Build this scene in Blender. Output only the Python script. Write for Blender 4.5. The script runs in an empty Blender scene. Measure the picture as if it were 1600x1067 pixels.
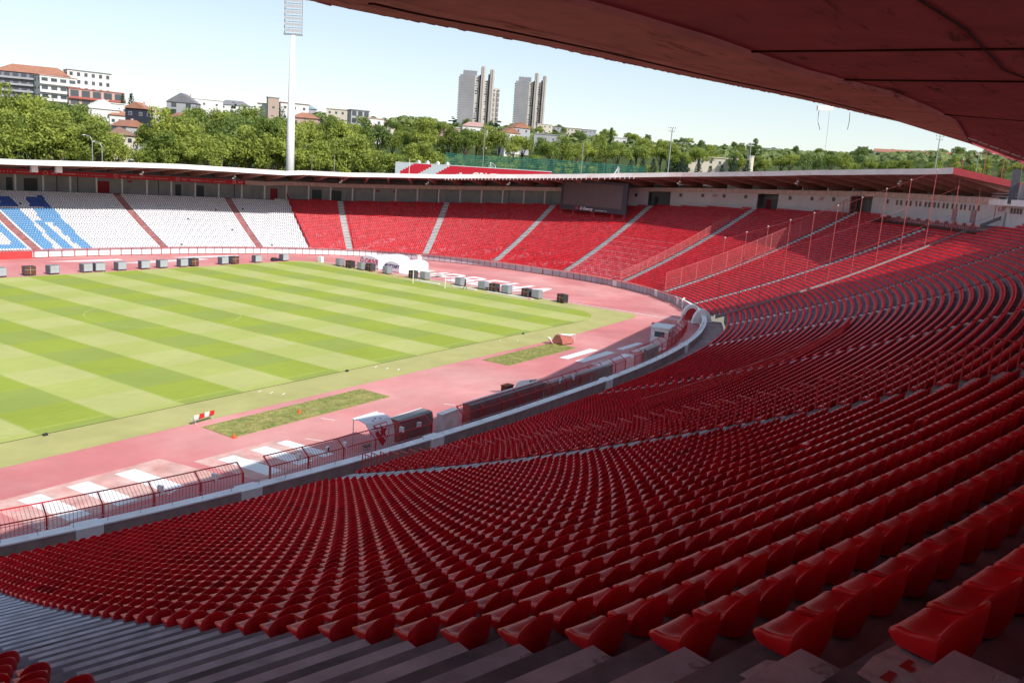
import bpy, math, random
import numpy as np
from mathutils import Vector, Matrix
random.seed(7); rng = np.random.RandomState(7)
R_ = math.radians
S = bpy.context.scene
COL = S.collection

# ------------------------------------------------------------------ camera
CAM = np.array([-116.541, -94.138, 20.667])
FL, YAW, PITCH, ROLL = 1320.66, 0.994979, 0.195720, 0.0741472
def cam_axes():
    f = np.array([math.sin(YAW)*math.cos(PITCH), math.cos(YAW)*math.cos(PITCH), -math.sin(PITCH)])
    r = np.array([math.cos(YAW), -math.sin(YAW), 0.0]); u = np.cross(r, f)
    c, s = math.cos(ROLL), math.sin(ROLL)
    return c*r+s*u, -s*r+c*u, f
CR, CU, CF = cam_axes()
cd = bpy.data.cameras.new('camera'); co = bpy.data.objects.new('camera', cd); COL.objects.link(co)
cd.sensor_width = 36.0; cd.lens = FL*36/1600; cd.clip_start = 0.05; cd.clip_end = 9000
co.matrix_world = Matrix(((CR[0], CU[0], -CF[0], CAM[0]), (CR[1], CU[1], -CF[1], CAM[1]), (CR[2], CU[2], -CF[2], CAM[2]), (0, 0, 0, 1)))
S.camera = co

# ------------------------------------------------------------------ light
SUNV = np.array([0.22, 1.08, -1.0]); SUNV /= np.linalg.norm(SUNV)
elev = math.asin(-SUNV[2]); az = math.atan2(-SUNV[0], -SUNV[1])     # azimuth of the sun from +Y towards +X
W = bpy.data.worlds.new('World'); S.world = W; W.use_nodes = True
nt = W.node_tree; bg = nt.nodes['Background']
sky = nt.nodes.new('ShaderNodeTexSky'); sky.sky_type = 'NISHITA'; sky.sun_disc = False
sky.sun_elevation = elev; sky.sun_rotation = az; sky.altitude = 100; sky.air_density = 1.0; sky.dust_density = 0.5; sky.ozone_density = 1.0
gm = nt.nodes.new('ShaderNodeGamma'); gm.inputs[1].default_value = 0.62          # hazy summer sky: horizon and zenith closer in brightness
nt.links.new(sky.outputs[0], gm.inputs[0]); nt.links.new(gm.outputs[0], bg.inputs[0]); bg.inputs[1].default_value = 0.137
sl = bpy.data.lights.new('sun', 'SUN'); sl.energy = 2.3; sl.angle = R_(0.5); sl.color = (1.0, 0.95, 0.88)
so = bpy.data.objects.new('sun', sl); COL.objects.link(so)
so.rotation_euler = Vector(SUNV).to_track_quat('-Z', 'Y').to_euler()
S.view_settings.view_transform = 'Standard'; S.view_settings.look = 'None'
S.view_settings.exposure = 1.2; S.view_settings.gamma = 1.0; S.view_settings.use_curve_mapping = False
S.render.engine = 'CYCLES'
S.cycles.max_bounces = 8; S.cycles.diffuse_bounces = 4; S.cycles.glossy_bounces = 3; S.cycles.transparent_max_bounces = 12

# ------------------------------------------------------------------ materials
MATS = {}
def mat(name, col, rough=0.8, spec=0.3, var=0.0, scale=1.0, bump=0.0, bscale=None, metal=0.0, rnd=0.0, alpha=1.0, coat=0.0, col2=None, thr=(0.42, 0.62), trans=0.0):
    """plain procedural material; var = noise brightness variation, col2 = stain colour mixed by noise, rnd = per object variation"""
    if name in MATS: return MATS[name]
    m = bpy.data.materials.new(name); m.use_nodes = True; MATS[name] = m
    t = m.node_tree; N = t.nodes; L = t.links; b = N['Principled BSDF']
    b.inputs['Roughness'].default_value = rough; b.inputs['Metallic'].default_value = metal
    b.inputs['Specular IOR Level'].default_value = spec; b.inputs['Coat Weight'].default_value = coat
    b.inputs['Alpha'].default_value = alpha
    geo = N.new('ShaderNodeNewGeometry')
    out = None
    rgb = N.new('ShaderNodeRGB'); rgb.outputs[0].default_value = (*col, 1); out = rgb.outputs[0]
    if col2 is not None:
        n = N.new('ShaderNodeTexNoise'); n.inputs['Scale'].default_value = scale*0.55; n.inputs['Detail'].default_value = 7; n.inputs['Roughness'].default_value = 0.65
        L.new(geo.outputs['Position'], n.inputs['Vector'])
        mr = N.new('ShaderNodeMapRange'); mr.inputs[1].default_value = thr[0]; mr.inputs[2].default_value = thr[1]; L.new(n.outputs[0], mr.inputs[0])
        mx = N.new('ShaderNodeMix'); mx.data_type = 'RGBA'; L.new(mr.outputs[0], mx.inputs[0]); L.new(out, mx.inputs[6]); mx.inputs[7].default_value = (*col2, 1); out = mx.outputs[2]
    if var > 0 or rnd > 0:
        v = None
        if var > 0:
            n = N.new('ShaderNodeTexNoise'); n.inputs['Scale'].default_value = scale; n.inputs['Detail'].default_value = 8; n.inputs['Roughness'].default_value = 0.6
            L.new(geo.outputs['Position'], n.inputs['Vector'])
            mr = N.new('ShaderNodeMapRange'); mr.inputs[1].default_value = 0.3; mr.inputs[2].default_value = 0.7; mr.inputs[3].default_value = 1-var; mr.inputs[4].default_value = 1+var
            L.new(n.outputs[0], mr.inputs[0]); v = mr.outputs[0]
        if rnd > 0:
            oi = N.new('ShaderNodeObjectInfo'); mr = N.new('ShaderNodeMapRange'); mr.inputs[3].default_value = 1-rnd; mr.inputs[4].default_value = 1+rnd
            L.new(oi.outputs['Random'], mr.inputs[0])
            if v is None: v = mr.outputs[0]
            else:
                mu = N.new('ShaderNodeMath'); mu.operation = 'MULTIPLY'; L.new(v, mu.inputs[0]); L.new(mr.outputs[0], mu.inputs[1]); v = mu.outputs[0]
        hs = N.new('ShaderNodeHueSaturation'); L.new(out, hs.inputs['Color']); L.new(v, hs.inputs['Value']); out = hs.outputs[0]
    L.new(out, b.inputs['Base Color'])
    if bump > 0:
        n = N.new('ShaderNodeTexNoise'); n.inputs['Scale'].default_value = bscale or scale*4; n.inputs['Detail'].default_value = 6
        L.new(geo.outputs['Position'], n.inputs['Vector'])
        bp = N.new('ShaderNodeBump'); bp.inputs['Strength'].default_value = bump; bp.inputs['Distance'].default_value = 0.03
        L.new(n.outputs[0], bp.inputs['Height']); L.new(bp.outputs[0], b.inputs['Normal'])
    if trans > 0:
        tb = N.new('ShaderNodeBsdfTranslucent'); L.new(out, tb.inputs['Color']); mx = N.new('ShaderNodeMixShader'); mx.inputs[0].default_value = trans
        L.new(b.outputs[0], mx.inputs[1]); L.new(tb.outputs[0], mx.inputs[2]); L.new(mx.outputs[0], N['Material Output'].inputs[0])
    return m

CONC = mat('concrete_dark', (0.25, 0.235, 0.265), 0.9, 0.2, var=0.35, scale=1.3, bump=0.3, bscale=60, col2=(0.11, 0.10, 0.12), thr=(0.45, 0.7))
STEP = mat('concrete_step', (0.62, 0.63, 0.69), 0.9, 0.2, var=0.25, scale=2.2, bump=0.25, bscale=70, rnd=0.1, col2=(0.42, 0.42, 0.47), thr=(0.5, 0.75))
STEPW = mat('step_white_paint', (0.62, 0.62, 0.60), 0.8, 0.2, var=0.15, scale=2, rnd=0.1)
STEPR = mat('step_red_paint', (0.48, 0.13, 0.11), 0.85, 0.2, var=0.2, scale=1.5, rnd=0.08)
WHITE = mat('white_paint', (0.78, 0.78, 0.78), 0.6, 0.3, var=0.06, scale=1.2)
WHITEW = mat('white_weathered', (0.80, 0.79, 0.79), 0.75, 0.25, var=0.12, scale=0.7, col2=(0.5, 0.45, 0.43), thr=(0.55, 0.8))
PINKW = mat('pink_white_paint', (0.66, 0.50, 0.48), 0.75, 0.25, var=0.12, scale=0.8, col2=(0.62, 0.35, 0.30), thr=(0.55, 0.8))
GREYW = mat('grey_wall_paint', (0.36, 0.37, 0.38), 0.85, 0.2, var=0.15, scale=0.4)
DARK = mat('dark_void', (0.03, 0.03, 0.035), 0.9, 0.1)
GLASS = mat('window_glass', (0.06, 0.075, 0.09), 0.12, 0.6, rnd=0.3)
REDM = mat('red_metal', (0.55, 0.03, 0.04), 0.45, 0.4, var=0.12, scale=3)
REDP = mat('red_paint', (0.50, 0.03, 0.04), 0.7, 0.3, var=0.15, scale=1.5)
GREYM = mat('grey_metal', (0.35, 0.36, 0.38), 0.45, 0.5, metal=0.3)
STEEL = mat('galvanised_steel', (0.5, 0.52, 0.54), 0.4, 0.5, metal=0.5)
PLASTIC = mat('white_fabric', (0.80, 0.80, 0.82), 0.6, 0.3, var=0.04, scale=1)
BLACKM = mat('black_plastic', (0.03, 0.03, 0.035), 0.5, 0.4)
BROWN = mat('rust_brown', (0.16, 0.05, 0.035), 0.8, 0.2, var=0.3, scale=4)
ORANGE = mat('orange_plastic', (0.75, 0.12, 0.02), 0.6, 0.3)

# ------------------------------------------------------------------ mesh helpers
class MB:
    def __init__(s): s.v = []; s.f = []; s.mi = []; s.cur = 0
    def add(s, vs, fs):
        o = len(s.v); s.v += [tuple(map(float, p)) for p in vs]; s.f += [tuple(i+o for i in f) for f in fs]; s.mi += [s.cur]*len(fs)
    def quad(s, a, b, c, d): s.add([a, b, c, d], [(0, 1, 2, 3)])
    def box(s, c, size, rz=0.0, M=None):
        x, y, z = size[0]/2, size[1]/2, size[2]/2; cs, sn = math.cos(rz), math.sin(rz)
        vs = [(c[0]+cs*a-sn*b, c[1]+sn*a+cs*b, c[2]+d) for a, b, d in ((-x,-y,-z),(x,-y,-z),(x,y,-z),(-x,y,-z),(-x,-y,z),(x,-y,z),(x,y,z),(-x,y,z))]
        s.add(vs, [(0,3,2,1),(4,5,6,7),(0,1,5,4),(1,2,6,5),(2,3,7,6),(3,0,4,7)])
    def prism(s, a, b, up, w, h):
        """bar from a to b with rectangular section w (sideways) x h (along up)"""
        a, b, up = (np.array(q, float) for q in (a, b, up)); d = b-a; d /= max(np.linalg.norm(d), 1e-9)
        sd = np.cross(d, up); sd /= max(np.linalg.norm(sd), 1e-9); u2 = np.cross(sd, d)
        vs = [q+sd*i*w/2+u2*j*h/2 for q in (a, b) for i, j in ((-1,-1),(1,-1),(1,1),(-1,1))]
        s.add(vs, [(0,1,2,3),(7,6,5,4),(0,4,5,1),(1,5,6,2),(2,6,7,3),(3,7,4,0)])
    def tube(s, pts, r, n=6, cap=True):
        pts = [np.array(p, float) for p in pts]; rs = r if hasattr(r, '__len__') else [r]*len(pts); vs = []; fs = []
        for k, p in enumerate(pts):
            d = pts[min(k+1, len(pts)-1)]-pts[max(k-1, 0)]; d /= max(np.linalg.norm(d), 1e-9)
            a = np.cross(d, (0, 0, 1)) if abs(d[2]) < 0.9 else np.cross(d, (1, 0, 0)); a /= np.linalg.norm(a); b = np.cross(d, a)
            for i in range(n):
                t = 2*math.pi*i/n; vs.append(p+(a*math.cos(t)+b*math.sin(t))*rs[k])
        for k in range(len(pts)-1):
            for i in range(n): fs.append((k*n+i, k*n+(i+1) % n, (k+1)*n+(i+1) % n, (k+1)*n+i))
        if cap: fs.append(tuple(range(n-1, -1, -1))); fs.append(tuple((len(pts)-1)*n+i for i in range(n)))
        s.add(vs, fs)
    def extrude(s, poly, z0, z1):
        n = len(poly); vs = [(x, y, z0) for x, y in poly]+[(x, y, z1) for x, y in poly]
        s.add(vs, [tuple(range(n-1, -1, -1)), tuple(range(n, 2*n))]+[(i, (i+1) % n, n+(i+1) % n, n+i) for i in range(n)])
    def mesh(s, name, mats, smooth=False):
        me = bpy.data.meshes.new(name); me.from_pydata(s.v, [], s.f)
        for m in (mats if isinstance(mats, (list, tuple)) else [mats]): me.materials.append(m)
        if any(s.mi): me.polygons.foreach_set('material_index', s.mi)
        if smooth: me.polygons.foreach_set('use_smooth', [True]*len(me.polygons))
        me.update(); return me
    def build(s, name, mats, parent=None, loc=None, rz=0.0, smooth=False):
        return link(name, s.mesh(name, mats, smooth), parent, loc, rz)
def link(name, data, parent=None, loc=None, rz=0.0):
    o = bpy.data.objects.new(name, data); COL.objects.link(o)
    if loc is not None: o.location = loc
    o.rotation_euler = (0, 0, rz)
    if parent is not None: o.parent = parent
    return o
def empty(name, loc=(0, 0, 0), rz=0.0):
    o = bpy.data.objects.new(name, None); COL.objects.link(o); o.location = loc; o.rotation_euler = (0, 0, rz); o.empty_display_size = 0.3; return o
def tag(o, label, cat, group=None, kind=None):
    if label: o['label'] = label
    if cat: o['category'] = cat
    if group: o['group'] = group
    if kind: o['kind'] = kind
    return o
def struct(o): o['kind'] = 'structure'; return o
def copy_tree(o, parent=None):
    c = o.copy(); COL.objects.link(c)
    if parent is not None: c.parent = parent
    for ch in list(o.children): copy_tree(ch, c)
    return c
def text_mesh(name, body, size, mats, parent=None, loc=(0, 0, 0), rot=None, ext=0.01, shear=0.0, bold=0.0, M=None, space=1.0):
    cu = bpy.data.curves.new(name, 'FONT'); cu.body = body; cu.size = size; cu.extrude = ext; cu.shear = shear; cu.offset = bold; cu.align_x = 'CENTER'; cu.align_y = 'CENTER'
    cu.resolution_u = 3; cu.space_character = space
    to = bpy.data.objects.new(name, cu); COL.objects.link(to); bpy.context.view_layer.update()
    me = bpy.data.meshes.new_from_object(to.evaluated_get(bpy.context.evaluated_depsgraph_get())); me.name = name
    bpy.data.objects.remove(to); me.materials.clear(); me.materials.append(mats)
    o = bpy.data.objects.new(name, me); COL.objects.link(o)
    if parent is not None: o.parent = parent
    if M is not None: o.matrix_basis = M
    else:
        o.location = loc
        if rot: o.rotation_euler = rot
    return o
def frame_matrix(org, ex, ey):
    ex = np.array(ex, float); ex /= np.linalg.norm(ex); ey = np.array(ey, float); ey -= ex*(ex@ey); ey /= np.linalg.norm(ey); ez = np.cross(ex, ey)
    return Matrix(((ex[0], ey[0], ez[0], org[0]), (ex[1], ey[1], ez[1], org[1]), (ex[2], ey[2], ez[2], org[2]), (0, 0, 0, 1)))

# ------------------------------------------------------------------ the bowl: a superellipse round the track, rows as offsets along its normals
A_, B_, N_, XC = 90.0, 57.5, 2.5, -52.5
def curve(td):
    t = R_(td)+1e-6; c, s = math.cos(t), math.sin(t)
    x = A_*math.copysign(abs(c)**(2/N_), c); y = B_*math.copysign(abs(s)**(2/N_), s)
    nx = math.copysign(abs(x/A_)**(N_-1)/A_, x); ny = math.copysign(abs(y/B_)**(N_-1)/B_, y); L = math.hypot(nx, ny)
    return np.array([XC+x, y]), np.array([nx/L, ny/L])
def bp(td, D, z=0.0):
    c, n = curve(td); p = c+n*D; return np.array([p[0], p[1], z])
def prof(s): return 1.2+0.32*s+0.00216*s*s
_tr = [-175, -52.3, -52, -41, -35, -28, -22, -16, -9, -3, 2, 9, 16, 23, 32, 39, 47, 50, 120, 175]
_Rr = [46.5, 46.5, 43.2, 43.1, 43.1, 42.8, 41.8, 40.7, 39.4, 37.8, 35.7, 33.7, 32.0, 30.2, 28.3, 27.1, 26.5, 25.7, 25.6, 25.6]
def Rt(td): return float(np.interp(td, _tr, _Rr))
def zrim(td): return prof(Rt(td)-1.5)
def d0(td): return 3.1 if td < -52 else 1.1
DEP = 0.8; DBASE = 1.15
def nrow(td):
    if -49.5 < td < -32: return 48
    return int((Rt(td)-DBASE)/DEP)
def tread(i): return prof(DEP*i+DBASE-1.5+0.42)
T0, T1 = -131.0, 97.0

# turf, track and markings -----------------------------------------------------------
def sheet(name, poly, z, m, kind='structure'):
    b = MB(); b.add([(x, y, z) for x, y in poly], [tuple(range(len(poly)))]); o = b.build(name, m); o['kind'] = kind; return o
TRACK = mat('track_rubber', (0.56, 0.20, 0.20), 0.9, 0.15, var=0.16, scale=0.10, bump=0.2, bscale=30, col2=(0.64, 0.33, 0.31), thr=(0.42, 0.68))
trk = MB(); ring = [tuple(bp(t, -0.15)[:2]) for t in np.linspace(-180, 180, 361)[:-1]]
trk.add([(x, y, 0.0) for x, y in ring], [tuple(range(360))]); struct(trk.build('running_track', TRACK))
BORD = mat('border_turf', (0.40, 0.38, 0.15), 0.95, 0.1, var=0.12, scale=0.25, bump=0.3, bscale=20, col2=(0.42, 0.40, 0.17), thr=(0.4, 0.65))
sheet('turf_border', [(-165, -39.6), (-20, -40.2), (4, -38.7), (6.6, -37.4), (6.2, 34.5), (3.5, 37.2), (-165, 37.2)], 0.005, BORD)

def turf_material():
    m = bpy.data.materials.new('mown_grass'); m.use_nodes = True; t = m.node_tree; N = t.nodes; L = t.links; b = N['Principled BSDF']
    b.inputs['Roughness'].default_value = 0.9; b.inputs['Specular IOR Level'].default_value = 0.15
    geo = N.new('ShaderNodeNewGeometry'); sep = N.new('ShaderNodeSeparateXYZ'); L.new(geo.outputs['Position'], sep.inputs[0])
    nz = N.new('ShaderNodeTexNoise'); nz.inputs['Scale'].default_value = 0.9; nz.inputs['Detail'].default_value = 5; L.new(geo.outputs['Position'], nz.inputs['Vector'])
    def stripe(sock, off, per, soft):
        a = N.new('ShaderNodeMath'); a.operation = 'MULTIPLY_ADD'; L.new(sock, a.inputs[0]); a.inputs[1].default_value = math.pi/per; a.inputs[2].default_value = -off*math.pi/per
        w = N.new('ShaderNodeMath'); w.operation = 'MULTIPLY_ADD'; L.new(nz.outputs[0], w.inputs[0]); w.inputs[1].default_value = 0.10; L.new(a.outputs[0], w.inputs[2])
        s = N.new('ShaderNodeMath'); s.operation = 'SINE'; L.new(w.outputs[0], s.inputs[0])
        r = N.new('ShaderNodeMapRange'); r.interpolation_type = 'SMOOTHSTEP'; r.inputs[1].default_value = -soft; r.inputs[2].default_value = soft; L.new(s.outputs[0], r.inputs[0]); return r.outputs[0]
    sx = stripe(sep.outputs[0], -3.245-0.05, 5.941, 0.10)         # 1 = dark band
    sy = stripe(sep.outputs[1], -34.2, 5.6, 0.16)
    def mix(f, a, b_):
        x = N.new('ShaderNodeMix'); x.data_type = 'RGBA'
        L.new(f, x.inputs[0]) if not isinstance(f, float) else None
        if isinstance(f, float): x.inputs[0].default_value = f
        for sock, v in ((x.inputs[6], a), (x.inputs[7], b_)):
            if isinstance(v, tuple): sock.default_value = (*v, 1)
            else: L.new(v, sock)
        return x.outputs[2]
    light = mix(sy, (0.385, 0.42, 0.12), (0.42, 0.435, 0.155))
    dark = mix(sy, (0.265, 0.325, 0.07), (0.285, 0.345, 0.050))
    colr = mix(sx, light, dark)
    mp = N.new('ShaderNodeMapping'); mp.inputs['Scale'].default_value = (0.6, 4.5, 1); L.new(geo.outputs['Position'], mp.inputs['Vector'])
    n2 = N.new('ShaderNodeTexNoise'); n2.inputs['Scale'].default_value = 1.0; n2.inputs['Detail'].default_value = 6; L.new(mp.outputs[0], n2.inputs['Vector'])
    n3 = N.new('ShaderNodeTexNoise'); n3.inputs['Scale'].default_value = 0.12; n3.inputs['Detail'].default_value = 6; L.new(geo.outputs['Position'], n3.inputs['Vector'])
    ad = N.new('ShaderNodeMath'); ad.operation = 'ADD'; L.new(n2.outputs[0], ad.inputs[0]); L.new(n3.outputs[0], ad.inputs[1])
    r = N.new('ShaderNodeMapRange'); r.inputs[1].default_value = 0.7; r.inputs[2].default_value = 1.3; r.inputs[3].default_value = 0.91; r.inputs[4].default_value = 1.09; L.new(ad.outputs[0], r.inputs[0])
    hs = N.new('ShaderNodeHueSaturation'); L.new(colr, hs.inputs['Color']); L.new(r.outputs[0], hs.inputs['Value']); L.new(hs.outputs[0], b.inputs['Base Color'])
    bn = N.new('ShaderNodeBump'); bn.inputs['Strength'].default_value = 0.4; bn.inputs['Distance'].default_value = 0.03
    n4 = N.new('ShaderNodeTexNoise'); n4.inputs['Scale'].default_value = 12; n4.inputs['Detail'].default_value = 4; L.new(geo.outputs['Position'], n4.inputs['Vector']); L.new(n4.outputs[0], bn.inputs['Height']); L.new(bn.outputs[0], b.inputs['Normal'])
    return m
TURF = turf_material()
arc = [(1.6-9+9*math.sin(a), -35.27+6.5-6.5*math.cos(a)) for a in np.linspace(0, math.pi/2, 9)]
sheet('pitch_turf', [(-165, -35.27)]+arc+[(2.6, 33), (0.5, 36.4), (-165, 36.5)], 0.03, TURF)
# dark cut edge of the turf towards the near side
b = MB(); b.box((-86, -35.3, 0.014), (158, 0.05, 0.026)); struct(b.build('turf_edge', mat('cut_turf_edge', (0.10, 0.10, 0.04), 0.95)))
FADE = mat('faded_line_paint', (0.37, 0.42, 0.13), 0.9, 0.1, var=0.2, scale=1.0)
LINE = mat('line_paint', (0.80, 0.80, 0.80), 0.8, 0.2, var=0.05, scale=0.5, col2=(0.72, 0.66, 0.64), thr=(0.5, 0.75))
b = MB()
b.box((-78, -33.9, 0.033), (150, 0.12, 0.004)); b.box((0, 0, 0.033), (0.12, 66, 0.004)); b.box((-52.5, 0, 0.033), (0.12, 66, 0.004))
for k in range(48):
    a0, a1 = k*math.pi/24, (k+1)*math.pi/24
    b.prism((-52.5+9.15*math.cos(a0), 9.15*math.sin(a0), 0.033), (-52.5+9.15*math.cos(a1), 9.15*math.sin(a1), 0.033), (0, 0, 1), 0.12, 0.004)
for x0, x1, y in ((-16.5, 0, 20.16), (-5.5, 0, 9.16)):
    b.box(((x0+x1)/2, y, 0.033), (x1-x0, 0.12, 0.004)); b.box(((x0+x1)/2, -y, 0.033), (x1-x0, 0.12, 0.004)); b.box((x0, 0, 0.033), (0.12, 2*y, 0.004))
struct(b.build('pitch_line', FADE))
def quadpaint(name, q, z=0.009, m=LINE): return sheet(name, q, z, m)
# white blocks on the near track, in blocks as in the long jump and warm-up zones
FADEDP = mat('faded_track_patch', (0.60, 0.32, 0.29), 0.9, 0.15, var=0.2, scale=0.8, col2=(0.68, 0.50, 0.45), thr=(0.4, 0.7))
sheet('faded_track_patch', [(-94.8, -45.0), (-83.6, -45.0), (-82.6, -50.6), (-94.4, -50.6)], 0.006, FADEDP)
sheet('faded_track_patch', [(-82.4, -47.0), (-75.4, -47.2), (-74.3, -52.0), (-81.6, -53.2)], 0.006, FADEDP)
for x0, w in ((-93.2, 1.35), (-90.3, 1.35), (-87.2, 1.4)):
    quadpaint('track_marking', [(x0, -45.6), (x0+w, -45.6), (x0+w+0.4, -50.3), (x0+0.4, -50.3)])
for x0, w in ((-81.0, 1.3), (-78.2, 1.3), (-75.9, 1.0)):
    quadpaint('track_marking', [(x0, -47.8), (x0+w, -47.8), (x0+w+0.3, -52.4), (x0+0.3, -52.4)])
for k in range(3):
    y = -46.2-k*2.1
    quadpaint('track_marking', [(-32.4, y-0.05), (-24.6+k*0.5, y+0.1), (-24.4+k*0.5, y-1.0), (-32.3, y-1.15)])
for k in range(3):
    y = -48.3-k*1.75
    quadpaint('track_marking', [(-21.8+0.2*k, y), (-15.4, y+0.1), (-15.3, y-0.75), (-21.7+0.2*k, y-0.85)])
for q in ([(-40, 52), (-27, 51.5), (-27, 49.8), (-33, 49.5)], [(-30, 46.3), (-13, 47), (-12, 45.2), (-26, 44.6)], [(-17, 50.4), (-2, 49.2), (-3, 47.9), (-14, 48.3)]): quadpaint('track_marking', q)
# word painted on the track behind the goal
def flat_text(name, body, size, org, ex, ey, m, sx=1.0, bold=0.0, sy=1.0):
    o = text_mesh(name, body, size, m, ext=0.002, bold=bold); M = frame_matrix(org, ex, ey); o.matrix_basis = M @ Matrix.Diagonal((sx, sy, 1, 1)); return o
o = flat_text('painted_word', 'ЦРВЕНА', 7.6, (13.4, -0.6, 0.012), (0.03, -1, 0), (1, 0.03, 0), LINE, sx=1.02, bold=0.17, sy=1.75); tag(o, None, None, kind='structure')
# narrow grass strips on the near track
GRS = mat('rough_grass', (0.24, 0.26, 0.08), 0.95, 0.1, var=0.3, scale=1.5, bump=0.6, bscale=10, col2=(0.34, 0.31, 0.12), thr=(0.42, 0.62))
for x0, x1 in ((-77.4, -60.1), (-40.8, -25.6)):
    b = MB(); b.box(((x0+x1)/2, -42.95, 0.02), (x1-x0, 3.6, 0.03)); struct(b.build('grass_strip', GRS))
    rr = np.random.RandomState(int(-x0)); n = 5200; vs = np.zeros((n*3, 3)); px_ = rr.uniform(x0, x1, n); py_ = rr.uniform(-44.75, -41.15, n); a = rr.uniform(0, 6.28, n); h = rr.uniform(0.03, 0.09, n)
    vs[0::3] = np.c_[px_-0.03*np.cos(a), py_-0.03*np.sin(a), np.full(n, 0.034)]; vs[1::3] = np.c_[px_+0.03*np.cos(a), py_+0.03*np.sin(a), np.full(n, 0.034)]; vs[2::3] = np.c_[px_+0.03*np.sin(a), py_, 0.034+h]
    me = bpy.data.meshes.new('grass_blades'); me.from_pydata(vs.tolist(), [], [(3*i, 3*i+1, 3*i+2) for i in range(n)]); me.materials.append(GRS)
    tag(link('grass_blades', me), 'short grass blades on the '+('nearer' if x0 < -60 else 'farther')+' narrow grass strip beside the track', 'grass', kind='stuff')
b = MB()
for x, y, w, d in ((-67.5, -35.9, .5, .1), (-67.0, -36.9, .5, .1), (-66.5, -37.9, .5, .1), (-52.5, -36, .6, .12), (-52.1, -37.2, .6, .12), (-51.6, -38.3, .6, .12), (-30, -36.2, .5, .1), (-28, -37.5, .5, .1),
                   (-79.5, -49.6, .1, 1.6), (-73.4, -49.2, .1, 1.6), (-69, -46, .1, 1.2), (-86.5, -50.6, .9, .1), (-58, -50, .1, 1.0)):
    b.box((x, y, 0.010), (w, d, 0.004), rz=0.4)
struct(b.build('small_track_marking', LINE))
b = MB()
for k in range(60):
    y0, y1 = -50+k*1.43, -50+(k+1)*1.43
    b.prism((6.7+0.0016*(y0)**2*0.3, y0, 0.05), (6.7+0.0016*(y1)**2*0.3, y1, 0.05), (0, 0, 1), 0.16, 0.08)
struct(b.build('track_kerb', WHITE))

# ------------------------------------------------------------------ terrace, walls
ts = np.arange(T0, T1+0.01, 0.5)
CC = np.array([curve(t)[0] for t in ts]); NN = np.array([curve(t)[1] for t in ts])
def strip(b, Da, za, Db, zb, sel=None):
    """ruled strip along the curve between (Da,za) and (Db,zb); values may be arrays"""
    Da, za, Db, zb = (np.broadcast_to(np.array(q, float), ts.shape) for q in (Da, za, Db, zb))
    P = np.c_[CC+NN*Da[:, None], za]; Q = np.c_[CC+NN*Db[:, None], zb]; o = len(b.v); n = len(ts)
    b.v += [tuple(p) for p in P]+[tuple(q) for q in Q]
    for k in range(n-1):
        if sel is None or (sel[k] and sel[k+1]): b.f.append((o+k, o+k+1, o+n+k+1, o+n+k)); b.mi.append(b.cur)
b = MB(); NR = np.array([nrow(t) for t in ts]); D0 = np.array([d0(t) for t in ts])
near = ts < -52
for i in range(0, 57):
    D = DBASE+DEP*i; z = tread(i); s_ = (NR > i) & ((~near) | (D >= 3.0))
    if not s_.any(): continue
    zp = np.where(near & (D-DEP < 3.0), 0.40, tread(i-1) if i > 0 else 0.9)
    strip(b, D, zp, D, z, s_); strip(b, D, z, D+DEP, z, s_)
struct(b.build('terrace', CONC))
b = MB()                                   # corridor behind the near wall
strip(b, 0.6, 0.40, 3.2, 0.40, ts < -51.5); struct(b.build('corridor_floor', mat('corridor_floor', (0.33, 0.22, 0.22), 0.9, 0.2, var=0.2, scale=0.8, col2=(0.18, 0.14, 0.15), thr=(0.5, 0.75))))
# inner wall of the bowl
t_w = empty('pitch_side_wall'); tag(t_w, 'low grey concrete wall with a white coping round the running track', 'wall')
b = MB(); strip(b, 0.0, 0.0, 0.0, 1.32, ts < -51.5); strip(b, 0.62, 1.32, 0.62, 0.4, ts < -51.5)
strip(b, 0.0, 0.0, 0.0, 1.15, ts >= -51.5); strip(b, 0.45, 1.15, 0.45, 0.9, ts >= -51.5); strip(b, 0.45, 1.12, 1.2, 1.12, ts >= -51.5)
b.build('wall', mat('pinkish_concrete', (0.33, 0.25, 0.25), 0.85, 0.2, var=0.25, scale=0.9, col2=(0.27, 0.25, 0.20), thr=(0.5, 0.75)), t_w)
b = MB(); strip(b, -0.06, 1.32, -0.06, 1.40, ts < -51.5); strip(b, -0.06, 1.40, 0.66, 1.40, ts < -51.5); strip(b, 0.66, 1.40, 0.66, 1.32, ts < -51.5)
strip(b, -0.05, 1.15, -0.05, 1.22, ts >= -51.5); strip(b, -0.05, 1.22, 0.5, 1.22, ts >= -51.5)
b.build('coping', WHITEW, t_w)
b = MB(); 
for k, t in enumerate(np.arange(-130, -58, 1.15)):
    p = bp(t, 0.30, 1.40); q = bp(t+1.15, 0.30, 1.40)
    b.tube([p, p+(0, 0, 0.32)], 0.018, 5); b.tube([p+(0, 0, 0.32), q+(0, 0, 0.32)], 0.02, 5)
b.build('handrail', GREYM, t_w)
for t in (-112.3, -106.3, -97.2, -86.5, -72.5):                      # white gate piers breaking the wall
    c, n = curve(t); b = MB(); p = bp(t, 0.3, 0.71); b.box(p, (1.3, 1.0, 1.43), rz=math.atan2(n[1], n[0])+math.pi/2); b.build('pier', WHITE, t_w)

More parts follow.
